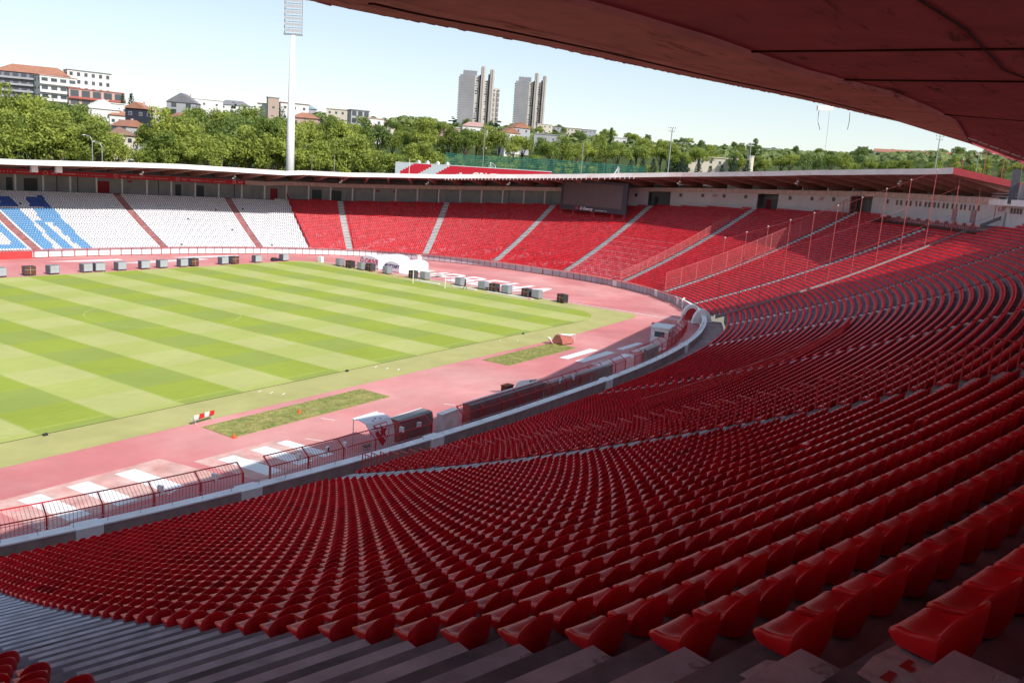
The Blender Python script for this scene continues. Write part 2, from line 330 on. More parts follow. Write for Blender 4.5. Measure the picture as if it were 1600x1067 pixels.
# ------------------------------------------------------------------ aisles: one stairway each, one object per step
AIS = [(84.2, 'r'), (70.2, 'r'), (55.8, 'r'), (39.1, 'w'), (23.2, 'w'), (8.2, 'w'), (-3.0, 'w'), (-15.7, 'w'), (-28.2, 'w'), (-41.0, 'w'), (-61.3, 'w'), (-73.6, 'w'), (-89.6, 'w'), (-103.6, 'w'), (-117.4, 'c')]
AW = {}
for t, k in AIS: AW[t] = {'r': 1.5, 'w': 1.45, 'c': 1.94}[k] if t > -50 or k == 'c' else (1.65 if t < -100 else 1.25)
stm = {}
def step_mesh(kind):
    if kind in stm: return stm[kind]
    b = MB(); b.box((0, 0, 0.5), (1, 1, 1)); stm[kind] = b.mesh('step', {'r': STEPR, 'w': STEPW, 'c': STEP, 'n': STEP, 'l': mat('landing_grey', (0.27, 0.27, 0.27), 0.85, 0.2, var=0.2, scale=2), 'm': mat('landing_dull_red', (0.26, 0.07, 0.06), 0.85, 0.2, var=0.2, scale=2)}[kind]); return stm[kind]
an = {84.2: 'farthest left red stairway between the blue and white seats', 70.2: 'red stairway between white seats, left of the white and blue block edge', 55.8: 'red stairway between the white seats nearest the red blocks',
      39.1: 'white stairway between red seats beside the white block', 23.2: 'white stairway between red seats left of the scoreboard, second from the white block', 8.2: 'white stairway between red seats ending just left of the scoreboard',
      -3.0: 'white stairway between red seats passing right of the scoreboard', -15.7: 'white stairway with a pink mesh fence and faded seats to its left', -28.2: 'white stairway climbing beside the tall pink net',
      -41.0: 'long white stairway ending under the press desks', -61.3: 'stairway of small white steps among curved shaded red rows, next to the divider rail', -73.6: 'stairway of white steps in shaded red rows, second from the divider rail',
      -89.6: 'white steps between shaded red rows halfway along the near stand', -103.6: 'pale steps below the red barred railing in the near stand', -117.4: 'wide bare grey concrete stairway crossing the bottom left foreground'}
for t, k in AIS:
    c, n = curve(t); rz = math.atan2(n[1], n[0]); w = AW[t]
    e = empty('stairway', (*bp(t, d0(t))[:2], 0.0), rz); tag(e, an[t], 'stairs', 'stairways climbing the terraces')
    kk = k if k != 'w' or t > -50 else 'w'
    for i in range(nrow(t)):
        D = DBASE+DEP*i
        if D < d0(t)-0.05: continue
        z = tread(i); zn = tread(i+1); h = (zn-z)/2
        hw = w*(0.97 if k == 'c' else 1.0)
        o = link('step', step_mesh(kk), e, (D+DEP-0.20-d0(t), 0, z+0.001)); o.scale = (0.40, hw, h)
        if k == 'c': o.scale = (0.42, hw, h); o.location[1] = 0.0
        if k in 'wr':                                           # landing of the tread itself, darker than the step
            o = link('landing', step_mesh('l' if kk == 'w' else 'm'), e, (D+0.20-d0(t), 0, z+0.001)); o.scale = (0.39, w, 0.012)

NUM = mat('worn_stencil', (.42, .40, .41), .9, .2, var=.3, scale=20)
tg_ = None
for i, txt in ((51, '52'), (50, '51'), (49, '50'), (48, '49')):
    t = -117.4; c, n = curve(t); tg = np.array([-n[1], n[0], 0]); tg = tg if tg[0] > 0 else -tg
    D = DBASE+DEP*(i+1)-.20; z = (tread(i)+tread(i+1))/2+.003; p = bp(t, D, z)+tg*.85
    o = text_mesh('row_number', txt, .17, NUM, None, M=frame_matrix(p, tg, (-n[0], -n[1], 0)), ext=.001); o['kind'] = 'structure'
def floor_patch(name, px, py, z, pts_, m, dz):
    p = CAM+(lambda d: d*((z-CAM[2])/d[2]))(CF*FL+CR*(px-800)-CU*(py-533.5)); c, n = curve(-117); tg = np.array([-n[1], n[0], 0]); tg = tg if tg[0] > 0 else -tg; nn = np.array([n[0], n[1], 0])
    b = MB(); b.add([p+tg*x+nn*y+(0, 0, dz) for x, y in pts_], [tuple(range(len(pts_)))]); o = b.build(name, m); o['kind'] = 'structure'
zt_ = tread(52)
floor_patch('painted_patch', 1405, 1048, zt_, [(-.22, -.12), (.02, -.15), (.24, -.13), (.22, .0), (.25, .10), (.05, .13), (-.05, .11), (-.2, .14), (-.24, .02)], mat('worn_white_paint', (.62, .58, .60), .85, .2, var=.2, scale=12), .003)
floor_patch('painted_patch', 1420, 1040, zt_, [(-.06, -.03), (.06, -.03), (.06, .0), (.0, .01), (.0, .04), (-.06, .04)], REDP, .006)
floor_patch('painted_patch', 1390, 1058, zt_, [(-.06, -.03), (.06, -.03), (.06, .01), (.0, .02), (-.06, .03)], REDP, .006)
floor_patch('painted_patch', 1190, 1047, tread(51), [(-.16, -.05), (.12, -.05), (.17, .0), (.05, .04), (-.02, .08), (-.15, .05)], mat('worn_white_paint', (.62, .58, .60), .85), .003)

# ------------------------------------------------------------------ seats
def seat_mesh(name, m, nu=8, nv=8):
    W2 = 0.184; top = []
    def pt(u, v):
        a = abs(u)
        yr = -0.125+0.10*a**3.0
        if v < 0.5:                                             # pan, front to back
            q = v/0.5; y = 0.19-(0.19-yr)*q; z = 0.140-0.016*math.sin(q*math.pi)+(0.009 if abs(q-0.5) < 0.08 else 0)
            if v == 0: z = 0.116
            z += 0.020*a**4*(0.3+q)
        else:                                                   # back, wrapped round at both sides
            q = (v-0.5)/0.5; top_h = 0.178+0.195*max(0.0, 1-a**2.6)**0.6; z0 = 0.140+0.026*a**4
            y = yr-0.095*(1-0.35*a**2)*math.sin(q*math.pi/2)**0.8; z = z0+(top_h-z0)*q
        return (u*W2*(1-0.05*max(0, v-0.5)), y*0.88, z)
    vs = []; fs = []
    for j in range(nv+1):
        for i in range(nu+1): vs.append(pt(math.sin((-1+2*i/nu)*math.pi/2), j/nv))
    for j in range(nv):
        for i in range(nu): k = j*(nu+1)+i; fs.append((k, k+1, k+nu+2, k+nu+1))
    loop = [i for i in range(nu+1)]+[(j)*(nu+1)+nu for j in range(1, nv+1)]+[nv*(nu+1)+i for i in range(nu-1, -1, -1)]+[j*(nu+1) for j in range(nv-1, 0, -1)]
    nl = len(loop)
    def ring(sc, zf, out):
        o = len(vs)
        for k in loop:
            x, y, z = vs[k]; ang = math.atan2(y, x*1.0)
            xx = x*sc+math.copysign(out, x) if abs(x) > 0.17 else x*sc
            yy = y*sc+(out if y > 0.1 else (-out if y < -0.1 else 0)); vs.append((xx, yy, zf(z)))
        return [o+i for i in range(nl)]
    r1 = ring(1.0, lambda z: z-0.006, 0.010)
    r2 = ring(1.0, lambda z: z-0.03, 0.014)
    r3 = ring(0.98, lambda z: 0.065+0.30*(z-0.13), 0.006)
    r4 = ring(0.82, lambda z: 0.010, 0.0)
    for a, bb in ((loop, r1), (r1, r2), (r2, r3), (r3, r4)):
        for i in range(nl): j = (i+1) % nl; fs.append((a[i], bb[i], bb[j], a[j]))
    me = bpy.data.meshes.new(name); me.from_pydata(vs, [], fs); me.materials.append(m); me.polygons.foreach_set('use_smooth', [True]*len(me.polygons)); me.update(); return me
def seat_material(name, inst):
    m = bpy.data.materials.new(name); m.use_nodes = True; t = m.node_tree; N = t.nodes; L = t.links; b = N['Principled BSDF']
    b.inputs['Roughness'].default_value = 0.32 if inst else 0.25; b.inputs['Specular IOR Level'].default_value = 0.28 if inst else 0.42
    if inst:
        a = N.new('ShaderNodeAttribute'); a.attribute_type = 'INSTANCER'; a.attribute_name = 'tint'; L.new(a.outputs['Color'], b.inputs['Base Color'])
    else:
        oi = N.new('ShaderNodeObjectInfo'); hs = N.new('ShaderNodeHueSaturation'); hs.inputs['Color'].default_value = (0.82, 0.010, 0.020, 1)  # red raised in the colour to lighten the shaded near seats
        mr = N.new('ShaderNodeMapRange'); mr.inputs[3].default_value = 0.8; mr.inputs[4].default_value = 1.15; L.new(oi.outputs['Random'], mr.inputs[0]); L.new(mr.outputs[0], hs.inputs['Value'])
        tc = N.new('ShaderNodeTexCoord'); n = N.new('ShaderNodeTexNoise'); n.inputs['Scale'].default_value = 9; n.inputs['Detail'].default_value = 8; n.noise_dimensions = '4D'
        mm = N.new('ShaderNodeMath'); mm.operation = 'MULTIPLY'; mm.inputs[1].default_value = 40; L.new(oi.outputs['Random'], mm.inputs[0]); L.new(mm.outputs[0], n.inputs['W']); L.new(tc.outputs['Object'], n.inputs['Vector'])
        r2 = N.new('ShaderNodeMapRange'); r2.inputs[1].default_value = 0.55; r2.inputs[2].default_value = 0.85; r2.inputs[4].default_value = 0.45; L.new(n.outputs[0], r2.inputs[0])
        mx = N.new('ShaderNodeMix'); mx.data_type = 'RGBA'; L.new(r2.outputs[0], mx.inputs[0]); L.new(hs.outputs[0], mx.inputs[6]); mx.inputs[7].default_value = (0.16, 0.03, 0.035, 1)
        L.new(mx.outputs[2], b.inputs['Base Color'])
        r3 = N.new('ShaderNodeMapRange'); r3.inputs[3].default_value = 0.22; r3.inputs[4].default_value = 0.55; L.new(n.outputs[0], r3.inputs[0]); L.new(r3.outputs[0], b.inputs['Roughness'])
    return m
SEATI = seat_mesh('seat_shell_shared', seat_material('seat_plastic', True), 10, 8)
SEATN = seat_mesh('stadium_seat', seat_material('red_seat_plastic', False), 14, 10)

def inpoly(x, y, P):
    c = False; j = len(P)-1
    for i in range(len(P)):
        if (P[i][1] > y) != (P[j][1] > y) and x < (P[j][0]-P[i][0])*(y-P[i][1])/(P[j][1]-P[i][1])+P[i][0]: c = not c
        j = i
    return c
PB = {'B0': [[84.75, 13.17], [84.75, 1.5], [90, 1.4], [90, 13.2]], 'B1': [[83.65, 17.79], [81.8, 18.11], [81.9, 13.99], [82.5, 1.33], [83.65, 1.3]], 'B2': [[81.6, 12.68], [81.0, 12.67], [80.6, 1.1], [81.9, 1.2]],
      'B3': [[80.6, 17.94], [78.7, 18.29], [78.8, 0.95], [80.0, 1.06], [80.2, 11.87], [81.0, 12.67]]}
PW = [[85.6, 8.4], [85.5, 6.84], [85.5, 4.28], [86.0, 3.07], [87.6, 3.38], [87.6, 8.4]]
PD = [[[82.5, 22.91], [81.9, 22.98], [81.7, 18.2], [83.5, 18.2]], [[80.2, 22.85], [78.5, 23.04], [78.8, 18.2], [80.8, 18.2]], [[83.5, 22.9], [90, 23], [90, 18.2], [83.5, 18.2]]]
tf = np.arange(T0, T1, 0.05); CF_ = np.array([curve(t)[0] for t in tf]); NF_ = np.array([curve(t)[1] for t in tf])
acut = [(t, AW[t]/2+0.24) for t, k in AIS]+[(-48.0, 0.0)]
seats = []
for i in range(0, 57):
    D = DBASE+DEP*i+0.215
    P = CF_+NF_*D; seg = np.r_[0, np.cumsum(np.hypot(*np.diff(P, axis=0).T))]
    amid = [(float(np.interp(t, tf, seg)), h) for t, h in acut]
    bounds = sorted([a for a in amid])
    edges = [(0.0, 0.0)]+bounds+[(seg[-1], 0.0)]
    for (s0, h0), (s1, h1) in zip(edges[:-1], edges[1:]):
        a, c = s0+h0, s1-h1
        if c-a < 0.5: continue
        n = int((c-a)/0.485)+1; st = (c-a)/max(n-1, 1) if n > 1 else 0
        for k in range(n):
            s_ = a+k*0.485 if s0 < 30 else c-(n-1-k)*0.485 if False else a+k*st
            t = float(np.interp(s_, seg, tf))
            if i >= nrow(t) or DBASE+DEP*i < d0(t)-0.02: continue
            p = bp(t, D); nrm = curve(t)[1]
            seats.append((i, t, D, p[0], p[1], tread(i)+0.012, math.atan2(-nrm[1], -nrm[0])-math.pi/2, k, n))
# in-frame test + what stands where a seat is missing
def inframe(x, y, z, m=60):
    d = np.array([x, y, z])-CAM; q = d@CF
    if q < 0.3: return False, 0
    px, py = 800+FL*(d@CR)/q, 533.5-FL*(d@CU)/q
    return (-m < px < 1600+m and -m < py < 1067+m), q
vis = []; stuffv = []
for s in seats:
    i, t, D = s[:3]
    if t < -32 and t > -49.5 and DBASE+DEP*i > 40: continue
    if rng.rand() < 0.001 and t > -110: continue
    ok, q = inframe(s[3], s[4], s[5])
    if not ok: 
        if q > 0 and q < 25 or (t < -45 and t > -128): stuffv.append(s)
        continue
    vis.append((q, s))
vis.sort(key=lambda a: a[0])
NEARN = 300
ordw = ['first', 'second', 'third', 'fourth', 'fifth', 'sixth', 'seventh', 'eighth', 'ninth', 'tenth', 'eleventh', 'twelfth', 'thirteenth', 'fourteenth', 'fifteenth', 'sixteenth', 'seventeenth', 'eighteenth', 'nineteenth', 'twentieth']
def ordinal(k):
    if k < 20: return ordw[k]
    n = k+1; tens = ['', '', 'twenty', 'thirty', 'forty', 'fifty', 'sixty', 'seventy', 'eighty', 'ninety']
    if n >= 100: return 'hundred'+('th' if n == 100 else ' and '+ordinal(n-101))
    return tens[n//10]+'-'+ordw[n % 10-1] if n % 10 else tens[n//10][:-1]+'ieth'
nearseats = [s for q, s in vis[:NEARN]]; maxrow = max(s[0] for s in nearseats)
cnt = {}
TC = -117.4
for s in sorted(nearseats, key=lambda a: (-a[0], a[1])):
    i, t, D, x, y, z, rz, k, n = s
    right = t > TC
    key = (i, right)
    o = link('stadium_seat', SEATN, None, (x+rng.uniform(-.006, .006), y+rng.uniform(-.006, .006), z), rz+rng.uniform(-0.035, 0.035)); o.scale = (1, 1, 1+rng.uniform(-0.03, 0.03))
    rk = maxrow-i
    if right:
        lb = 'red seat %s from the stairway, %s row up from bottom right corner' % (ordinal(k), ordinal(rk)) if k > 0 else 'red seat at the stairway end, %s row up from bottom right corner' % ordinal(rk)
    else:
        kk = n-1-k
        lb = 'red seat in bottom left corner block, %s from stairway, %s row' % (ordinal(kk), ordinal(rk))
    tag(o, lb, 'seat', 'red plastic seats of the near stand')
# all remaining seats: instances on points, one object
rest = [s for q, s in vis[NEARN:]]+stuffv
pts = np.array([(s[3], s[4], s[5]) for s in rest]); rots = np.array([(0, 0, s[6]+rng.uniform(-0.02, 0.02)) for s in rest]); cols = np.zeros((len(rest), 4)); cols[:, 3] = 1
for k, s in enumerate(rest):
    i, t, D = s[:3]; v = rng.uniform(0.76, 1.14)*(0.7 if rng.rand() < 0.02 else 1)
    if t > 46.9:
        c = (0.74, 0.74, 0.77); v = rng.uniform(0.93, 1.05)
        if any(inpoly(t, D, P) for P in PB.values()) and not inpoly(t, D, PW): c = (0.13, 0.34, 0.62)
        if any(inpoly(t, D, P) for P in PD): c = (0.03, 0.10, 0.42)
    else:
        c = (0.82, 0.010, 0.022)  # stronger red brightens the seats that stand in shade
        if t > -52:
            c = (0.68, 0.010, 0.018)  # far, mostly sunlit seats get a lower red than the shaded ones
            f = 0.0; row = (D-1.5)/DEP
            if -15.7 < t < -3: f = 0.62*max(0, 1-row/24)*(0.55+0.9*(rng.rand() < 0.5)*math.sin(row*1.9+t*2)**2)+(0.25 if row < 26 and math.sin(row*2.2) > 0.4 else 0)
            elif -3 < t < 45 and row < 9: f = 0.5*(rng.rand() < 0.42)*max(0, math.sin(t*0.9+row*0.7)+0.1)
            elif t > -52 and row < 30: f = 0.10*rng.rand()
            f = min(max(f, 0), 0.75)*rng.uniform(0.5, 1)
            c = tuple(a*(1-f)+bb*f for a, bb in zip(c, (0.72, 0.24, 0.27)))
    cols[k, :3] = np.array(c)*v
me = bpy.data.meshes.new('stadium_seats'); me.from_pydata(pts.tolist(), [], [])
a = me.attributes.new('rot', 'FLOAT_VECTOR', 'POINT'); a.data.foreach_set('vector', rots.ravel())
a = me.attributes.new('tint', 'FLOAT_COLOR', 'POINT'); a.data.foreach_set('color', cols.ravel())
so_ = link('stadium_seats', me); tag(so_, 'thousands of plastic seats filling the terraces, mostly red, a white block with blue letters far left', 'seats', kind='stuff')
src = bpy.data.objects.new('seat_source', SEATI)
g = bpy.data.node_groups.new('seat_instances', 'GeometryNodeTree'); g.interface.new_socket('Geometry', in_out='INPUT', socket_type='NodeSocketGeometry'); g.interface.new_socket('Geometry', in_out='OUTPUT', socket_type='NodeSocketGeometry')
gi = g.nodes.new('NodeGroupInput'); go = g.nodes.new('NodeGroupOutput'); ip = g.nodes.new('GeometryNodeInstanceOnPoints'); oi = g.nodes.new('GeometryNodeObjectInfo'); oi.inputs['Object'].default_value = src; oi.inputs['As Instance'].default_value = True
na = g.nodes.new('GeometryNodeInputNamedAttribute'); na.data_type = 'FLOAT_VECTOR'; na.inputs['Name'].default_value = 'rot'
g.links.new(gi.outputs[0], ip.inputs['Points']); g.links.new(oi.outputs['Geometry'], ip.inputs['Instance']); g.links.new(na.outputs[0], ip.inputs['Rotation']); g.links.new(ip.outputs[0], go.inputs[0])
md = so_.modifiers.new('seats', 'NODES'); md.node_group = g

print('seats', len(seats), 'vis', len(vis), 'stuff', len(rest))

# ------------------------------------------------------------------ roof of the far stands, beam, columns, concourse walls
def Rw(t): return Rt(max(t, -51.9)) if t > -80 else Rt(t)
def zw(t): return prof(Rw(t)-1.5)
def ze(t): return zw(t)+float(np.interp(t, [-48, -39, -30, -22, -13, -4.5, 11, 21, 33, 46, 66, 73, 80, 84, 96], [7.2, 7.0, 6.55, 6.35, 6.2, 6.0, 5.97, 6.0, 6.3, 6.35, 6.4, 6.1, 5.7, 5.5, 5.3]))                 # underside at the front edge
def OVf(t): return float(np.interp(t, [-62, -50, -41, -30, -20, -10, 0, 20, 96], [6.5, 7, 8, 11, 12.3, 12.8, 15, 17.5, 17.5]))
TRF = np.arange(-48.0, 96.1, 1.0)
roof = empty('stand_roof'); tag(roof, 'thin cantilevered stadium roof ring with white front edge and dark ribbed underside', 'roof')
def rstrip(b, f0, f1, tt=TRF, flip=False):
    P = [f0(t) for t in tt]; Q = [f1(t) for t in tt]; o = len(b.v); n = len(tt); b.v += [tuple(map(float, p)) for p in P+Q]
    for k in range(n-1): b.f.append((o+k, o+k+1, o+n+k+1, o+n+k)); b.mi.append(b.cur)
FE = lambda t, dD=0, dz=0: bp(t, Rw(t)-OVf(t)+dD, ze(t)+dz)
BE = lambda t, dD=0, dz=0: bp(t, Rw(t)+7+dD, zw(t)+5.15+dz)
b = MB(); rstrip(b, lambda t: FE(t, 0.15, 0.05), lambda t: BE(t)); rstrip(b, lambda t: FE(t, 0.15, 0.85), lambda t: BE(t, 0, 0.5))
rstrip(b, lambda t: BE(t), lambda t: BE(t, 0, 0.5)); 
b.build('roof_slab', mat('roof_underside', (0.32, 0.17, 0.15), 0.85, 0.2, var=0.25, scale=0.5), roof)
b = MB(); b.cur = 0
for t in TRF[:-1]:
    q = t+1.0
    a0, a1 = FE(t), FE(q); c0, c1 = FE(t, 0.18), FE(q, 0.18)
    b.add([a0, a1, a1+(0, 0, 0.95), a0+(0, 0, 0.95), c0, c1, c1+(0, 0, 0.95), c0+(0, 0, 0.95)], [(0, 1, 2, 3), (5, 4, 7, 6), (0, 4, 5, 1), (3, 2, 6, 7)])
b.build('front_edge', mat('white_fascia', (0.76, 0.72, 0.71), 0.7, 0.3, var=0.1, scale=0.35, col2=(0.70, 0.50, 0.46), thr=(0.55, 0.75)), roof)
b = MB(); t = -48.0; a_, c_ = FE(t), BE(t, 0, -0.1)                     # red end board of the roof
b.add([a_+(0, 0, -.05), c_, c_+(0, 0, .9), a_+(0, 0, 1.0), a_+(-.15, 0, -.05), c_+(-.15, 0, 0), c_+(-.15, 0, .9), a_+(-.15, 0, 1.0)], [(0, 1, 2, 3), (5, 4, 7, 6), (0, 4, 5, 1), (3, 2, 6, 7), (0, 3, 7, 4)])
b.build('end_board', mat('dark_red_board', (0.30, 0.03, 0.04), 0.6, 0.3, var=0.1, scale=1), roof)
RIB = mat('rib_concrete', (0.50, 0.24, 0.20), 0.85, 0.2, var=0.15, scale=1)
tr_ = -47.3
while tr_ < 95.5:
    c, n = curve(tr_); b = MB(); p0 = FE(tr_, 0.2); p1 = BE(tr_); sd = np.array([-n[1], n[0], 0])*0.22
    mid = p0*0.62+p1*0.38
    ptsr = [p0+(0, 0, -0.02), mid+(0, 0, -0.55), p1*0.75+p0*0.25+(0, 0, -1.0), p1+(0, 0, -1.0), p1+(0, 0, 0.05), p0+(0, 0, 0.2)]
    vs = [p+sd for p in ptsr]+[p-sd for p in ptsr]; m_ = len(ptsr)
    b.add(vs, [tuple(range(m_)), tuple(range(2*m_-1, m_-1, -1))]+[(i, m_+i, m_+(i+1) % m_, (i+1) % m_) for i in range(m_)])
    b.build('rib', RIB, roof)
    tr_ += np.degrees(5.3/np.hypot(*(bp(tr_+0.5, Rw(tr_)-8)-bp(tr_-0.5, Rw(tr_)-8))[:2]))*math.pi/180
# small fittings on the front edge
b = MB()
for t in np.arange(-4, 22, 0.55): p = FE(t, -0.05, -0.1); b.box(p, (0.12, 0.12, 0.5))
b.build('cable_clip', WHITE, roof)

beam = empty('ring_beam'); tag(beam, 'pinkish white beam running round above the back row of the far stands', 'beam')
b = MB()
def segring(b, tt, Dof, z0, z1, th):
    for t, q in zip(tt[:-1], tt[1:]):
        P = [bp(t, Rw(t)+Dof, zw(t)+z0), bp(q, Rw(q)+Dof, zw(q)+z0), bp(q, Rw(q)+Dof, zw(q)+z1), bp(t, Rw(t)+Dof, zw(t)+z1)]
        Q = [bp(t, Rw(t)+Dof+th, zw(t)+z0), bp(q, Rw(q)+Dof+th, zw(q)+z0), bp(q, Rw(q)+Dof+th, zw(q)+z1), bp(t, Rw(t)+Dof+th, zw(t)+z1)]
        b.add(P+Q, [(0, 1, 2, 3), (5, 4, 7, 6), (0, 4, 5, 1), (3, 2, 6, 7)])
segring(b, np.arange(-47, 96.1, 1.0), 1.2, 3.2, 4.15, 0.5); b.build('beam', PINKW, beam)
b = MB()
for t in np.arange(-46.5, 50, 0.9): b.box(bp(t, Rw(t)+1.19, zw(t)+3.68), (0.04, 0.05, 0.94))
b.build('beam_joint', mat('joint_grey_pink', (0.42, 0.30, 0.29), 0.9), beam)
ban = empty('advert_banner'); tag(ban, 'long red advertising banner with white print under the far left roof', 'banner')
b = MB(); segring(b, np.arange(53.0, 96.1, 0.5), 1.10, 3.12, 4.12, 0.06); b.build('banner_cloth', mat('banner_red', (0.60, 0.03, 0.05), 0.6, 0.3), ban)
b = MB(); bw = MB()
for k, t0_ in enumerate(np.arange(54.6, 96, 7.6)):
    def mark(dt, zc, w, h): 
        p = bp(t0_+dt, Rw(t0_+dt)+1.06, zw(t0_+dt)+zc); nn = curve(t0_+dt)[1]; bw.box(p, (w, 0.04, h), rz=math.atan2(nn[1], nn[0])+math.pi/2)
    for q in range(12):
        a0 = q*math.pi/6; mark(0.2*math.cos(a0)+0.0, 3.62+0.36*math.sin(a0), 0.16, 0.12)
    for q in range(4): mark(-0.62-0.16*q, 3.62, 0.18, 0.26+0.06*(q % 2))
    for q in range(9): mark(-1.7-0.17*q, 3.6, 0.17, 0.24)
    for q in range(4): mark(-3.4-0.3*q, 3.6, 0.16, 0.22)
    for q in range(11): mark(-4.8-0.15*q, 3.58, 0.15, 0.16)
bw.build('banner_print', mat('banner_white_print', (0.75, 0.55, 0.55), 0.6), ban)
# columns
COLM = mat('white_column_paint', (0.70, 0.69, 0.69), 0.7, 0.3, rnd=0.05)
t = 93.0; kcol = 0
cm = MB(); cm.box((0, 0, 0.5), (1, 1, 1)); cmesh = cm.mesh('column', COLM)
colt = []
while t > 8.0:
    colt.append(t); t -= 5.4/(np.hypot(*(bp(t+0.5, Rw(t)+1)-bp(t-0.5, Rw(t)+1))[:2]))
for k, t in enumerate(colt):
    n = curve(t)[1]; o = link('column', cmesh, None, bp(t, Rw(t)+1.45, zw(t)-0.1), math.atan2(n[1], n[0])); o.scale = (0.32, 0.34, 3.28)
    tag(o, 'slim white column under the far roof, %s from the scoreboard' % (ordinal(len(colt)-1-k)), 'column', 'white columns of the far stand concourse')
# back walls: recessed grey wall with doors on the left, flush white wall with square windows on the right
wl = empty('concourse_wall'); tag(wl, 'grey recessed wall with doors behind the columns of the far stand', 'wall')
b = MB(); segring(b, np.arange(5.5, 96.1, 1.0), 4.6, -1.0, 4.9, 0.3); b.build('wall', GREYW, wl)
b = MB()
for t in np.arange(5.5, 96, 1.0): pass
rstrip(b, lambda t: bp(t, Rw(t)-0.1, zw(t)-0.25), lambda t: bp(t, Rw(t)+5, zw(t)-0.25), np.arange(-62, 96.1, 1.0)); b.build('concourse_floor', CONC, wl)
def wall_box(name, t, Dof, z, w, h, m, parent, d=0.10):
    n = curve(t)[1]; bb = MB(); bb.box((0, 0, 0), (d, w, h)); o = bb.build(name, m, parent, bp(t, Rw(t)+Dof, zw(t)+z), math.atan2(n[1], n[0])); return o
DOORD = mat('dark_door', (0.07, 0.08, 0.09), 0.6, 0.3); DOORL = mat('grey_door', (0.30, 0.31, 0.33), 0.6, 0.3); DOORR = mat('red_door', (0.30, 0.02, 0.03), 0.6, 0.3)
for t, w, m in ((90, 3.0, REDP), (87, 5, DOORD), (84.6, 4.5, DOORD), (81.5, 2.2, DOORL), (80.2, 1.2, DOORD), (78.2, 2.6, DOORD), (75.6, 0.15, DOORD), (73.4, 0.15, DOORD), (70.6, 2.6, DOORR), (64, .15, DOORD), (61.5, 1.3, DOORD), (60.4, 1.3, DOORL), (58.7, 2.0, DOORD), (57.4, 1.0, DOORL), (54, .15, DOORD), (51.5, 1.0, DOORL), (50.5, 1.0, DOORL), (48.6, 2.4, DOORR), (42.2, 2.4, DOORD), (39.4, 2.6, DOORD), (37.4, 2.8, DOORL), (25, .12, DOORD), (23.4, 5.2, DOORL), (11, 5.5, DOORL), (15.2, .12, DOORD)):
    wall_box('door' if w > .5 else 'downpipe', t, 4.55, 1.0, w, 2.6 if w > .5 else 4.6, m, wl)
for t in (67.5, 31.0, 33.4): wall_box('sign', t, 4.5, 2.4, 0.9, 0.35, REDP, wl)
wr = empty('window_wall'); tag(wr, 'pinkish white wall with small dark square windows right of the scoreboard', 'wall')
b = MB(); 
WW = mat('pale_wall_paint', (0.66, 0.60, 0.64), 0.8, 0.2, var=0.06, scale=0.3)
gaps = [(-4.7, -2.1), (-17.6, -15.1), (-28.9, -26.2)]
cuts = [-74.0]+[x for g_ in gaps[::-1] for x in g_]+[5.6]
for a0, a1 in zip(cuts[0::2], cuts[1::2]): segring(b, np.linspace(a0, a1, max(3, int(abs(a1-a0))+1)), 1.75, -1.2, 3.9, 0.3)
b.build('wall', WW, wr)
b = MB()
for a0, a1 in gaps: segring(b, np.linspace(a0-.3, a1+.3, 5), 5.0, -1.2, 4.0, 0.2)
b.build('recess_wall', mat('recess_grey', (0.20, 0.19, 0.21), 0.85), wr)
WIN = mat('dark_window', (0.10, 0.08, 0.06), 0.35, 0.5); WFR = mat('window_frame', (0.45, 0.42, 0.42), 0.6)
def sqwin(t, w, h, z=2.45):
    o = wall_box('window', t, 1.74, z, w, h, WFR, wr, 0.08); bb = MB(); bb.box((-0.05, 0, 0), (0.03, w-.14, h-.14)); bb.build('pane', WIN, o)
for t in (-.8, -5.9, -8.5, -11.1, -13.7, -19.0, -21.6, -24.2): sqwin(t, 0.85, 0.85)
for k in range(20):
    t = -31.4-k*0.64
    if k in (0,): sqwin(t+0.5, 0.6, 0.85)
    else: sqwin(t-(0.10 if k % 2 else 0), 0.58, 1.0, 2.35)
for t in (-48.7, -49.2, -49.7, -50.2): sqwin(t, 0.75, 0.9, 2.3)
for t, m, w in ((-15.5, DOORR, 1.2), (-2.4, DOORD, 1.0), (-17.2, DOORD, 1.4), (-29.3, DOORL, 1.2), (-40.3, mat('pink_door', (0.42, 0.26, 0.28), .7), 1.3), (-43.0, mat('pink_door', (0.42, 0.26, 0.28), .7), 1.3), (-47.9, GREYM, 0.5)):
    wall_box('door', t, 1.72 if w > 1.3 or t < -31 else 4.9, 0.9, w, 2.3, m, wr)
RTX = mat('red_lettering', (0.60, 0.05, 0.06), 0.7)
for t, s_ in ((-9.8, '5 ЈУГ'), (-22.6, '6 ЈУГ'), (-36.6, '7 ЈУГ'), (-47.2, '8 ЈУГ')):
    n = curve(t)[1]; p = bp(t, Rw(t)+1.70, zw(t)+2.4); ex = np.array([n[1], -n[0], 0]); text_mesh('section_number', s_, 0.95, RTX, wr, M=frame_matrix(p, ex, (0, 0, 1)))

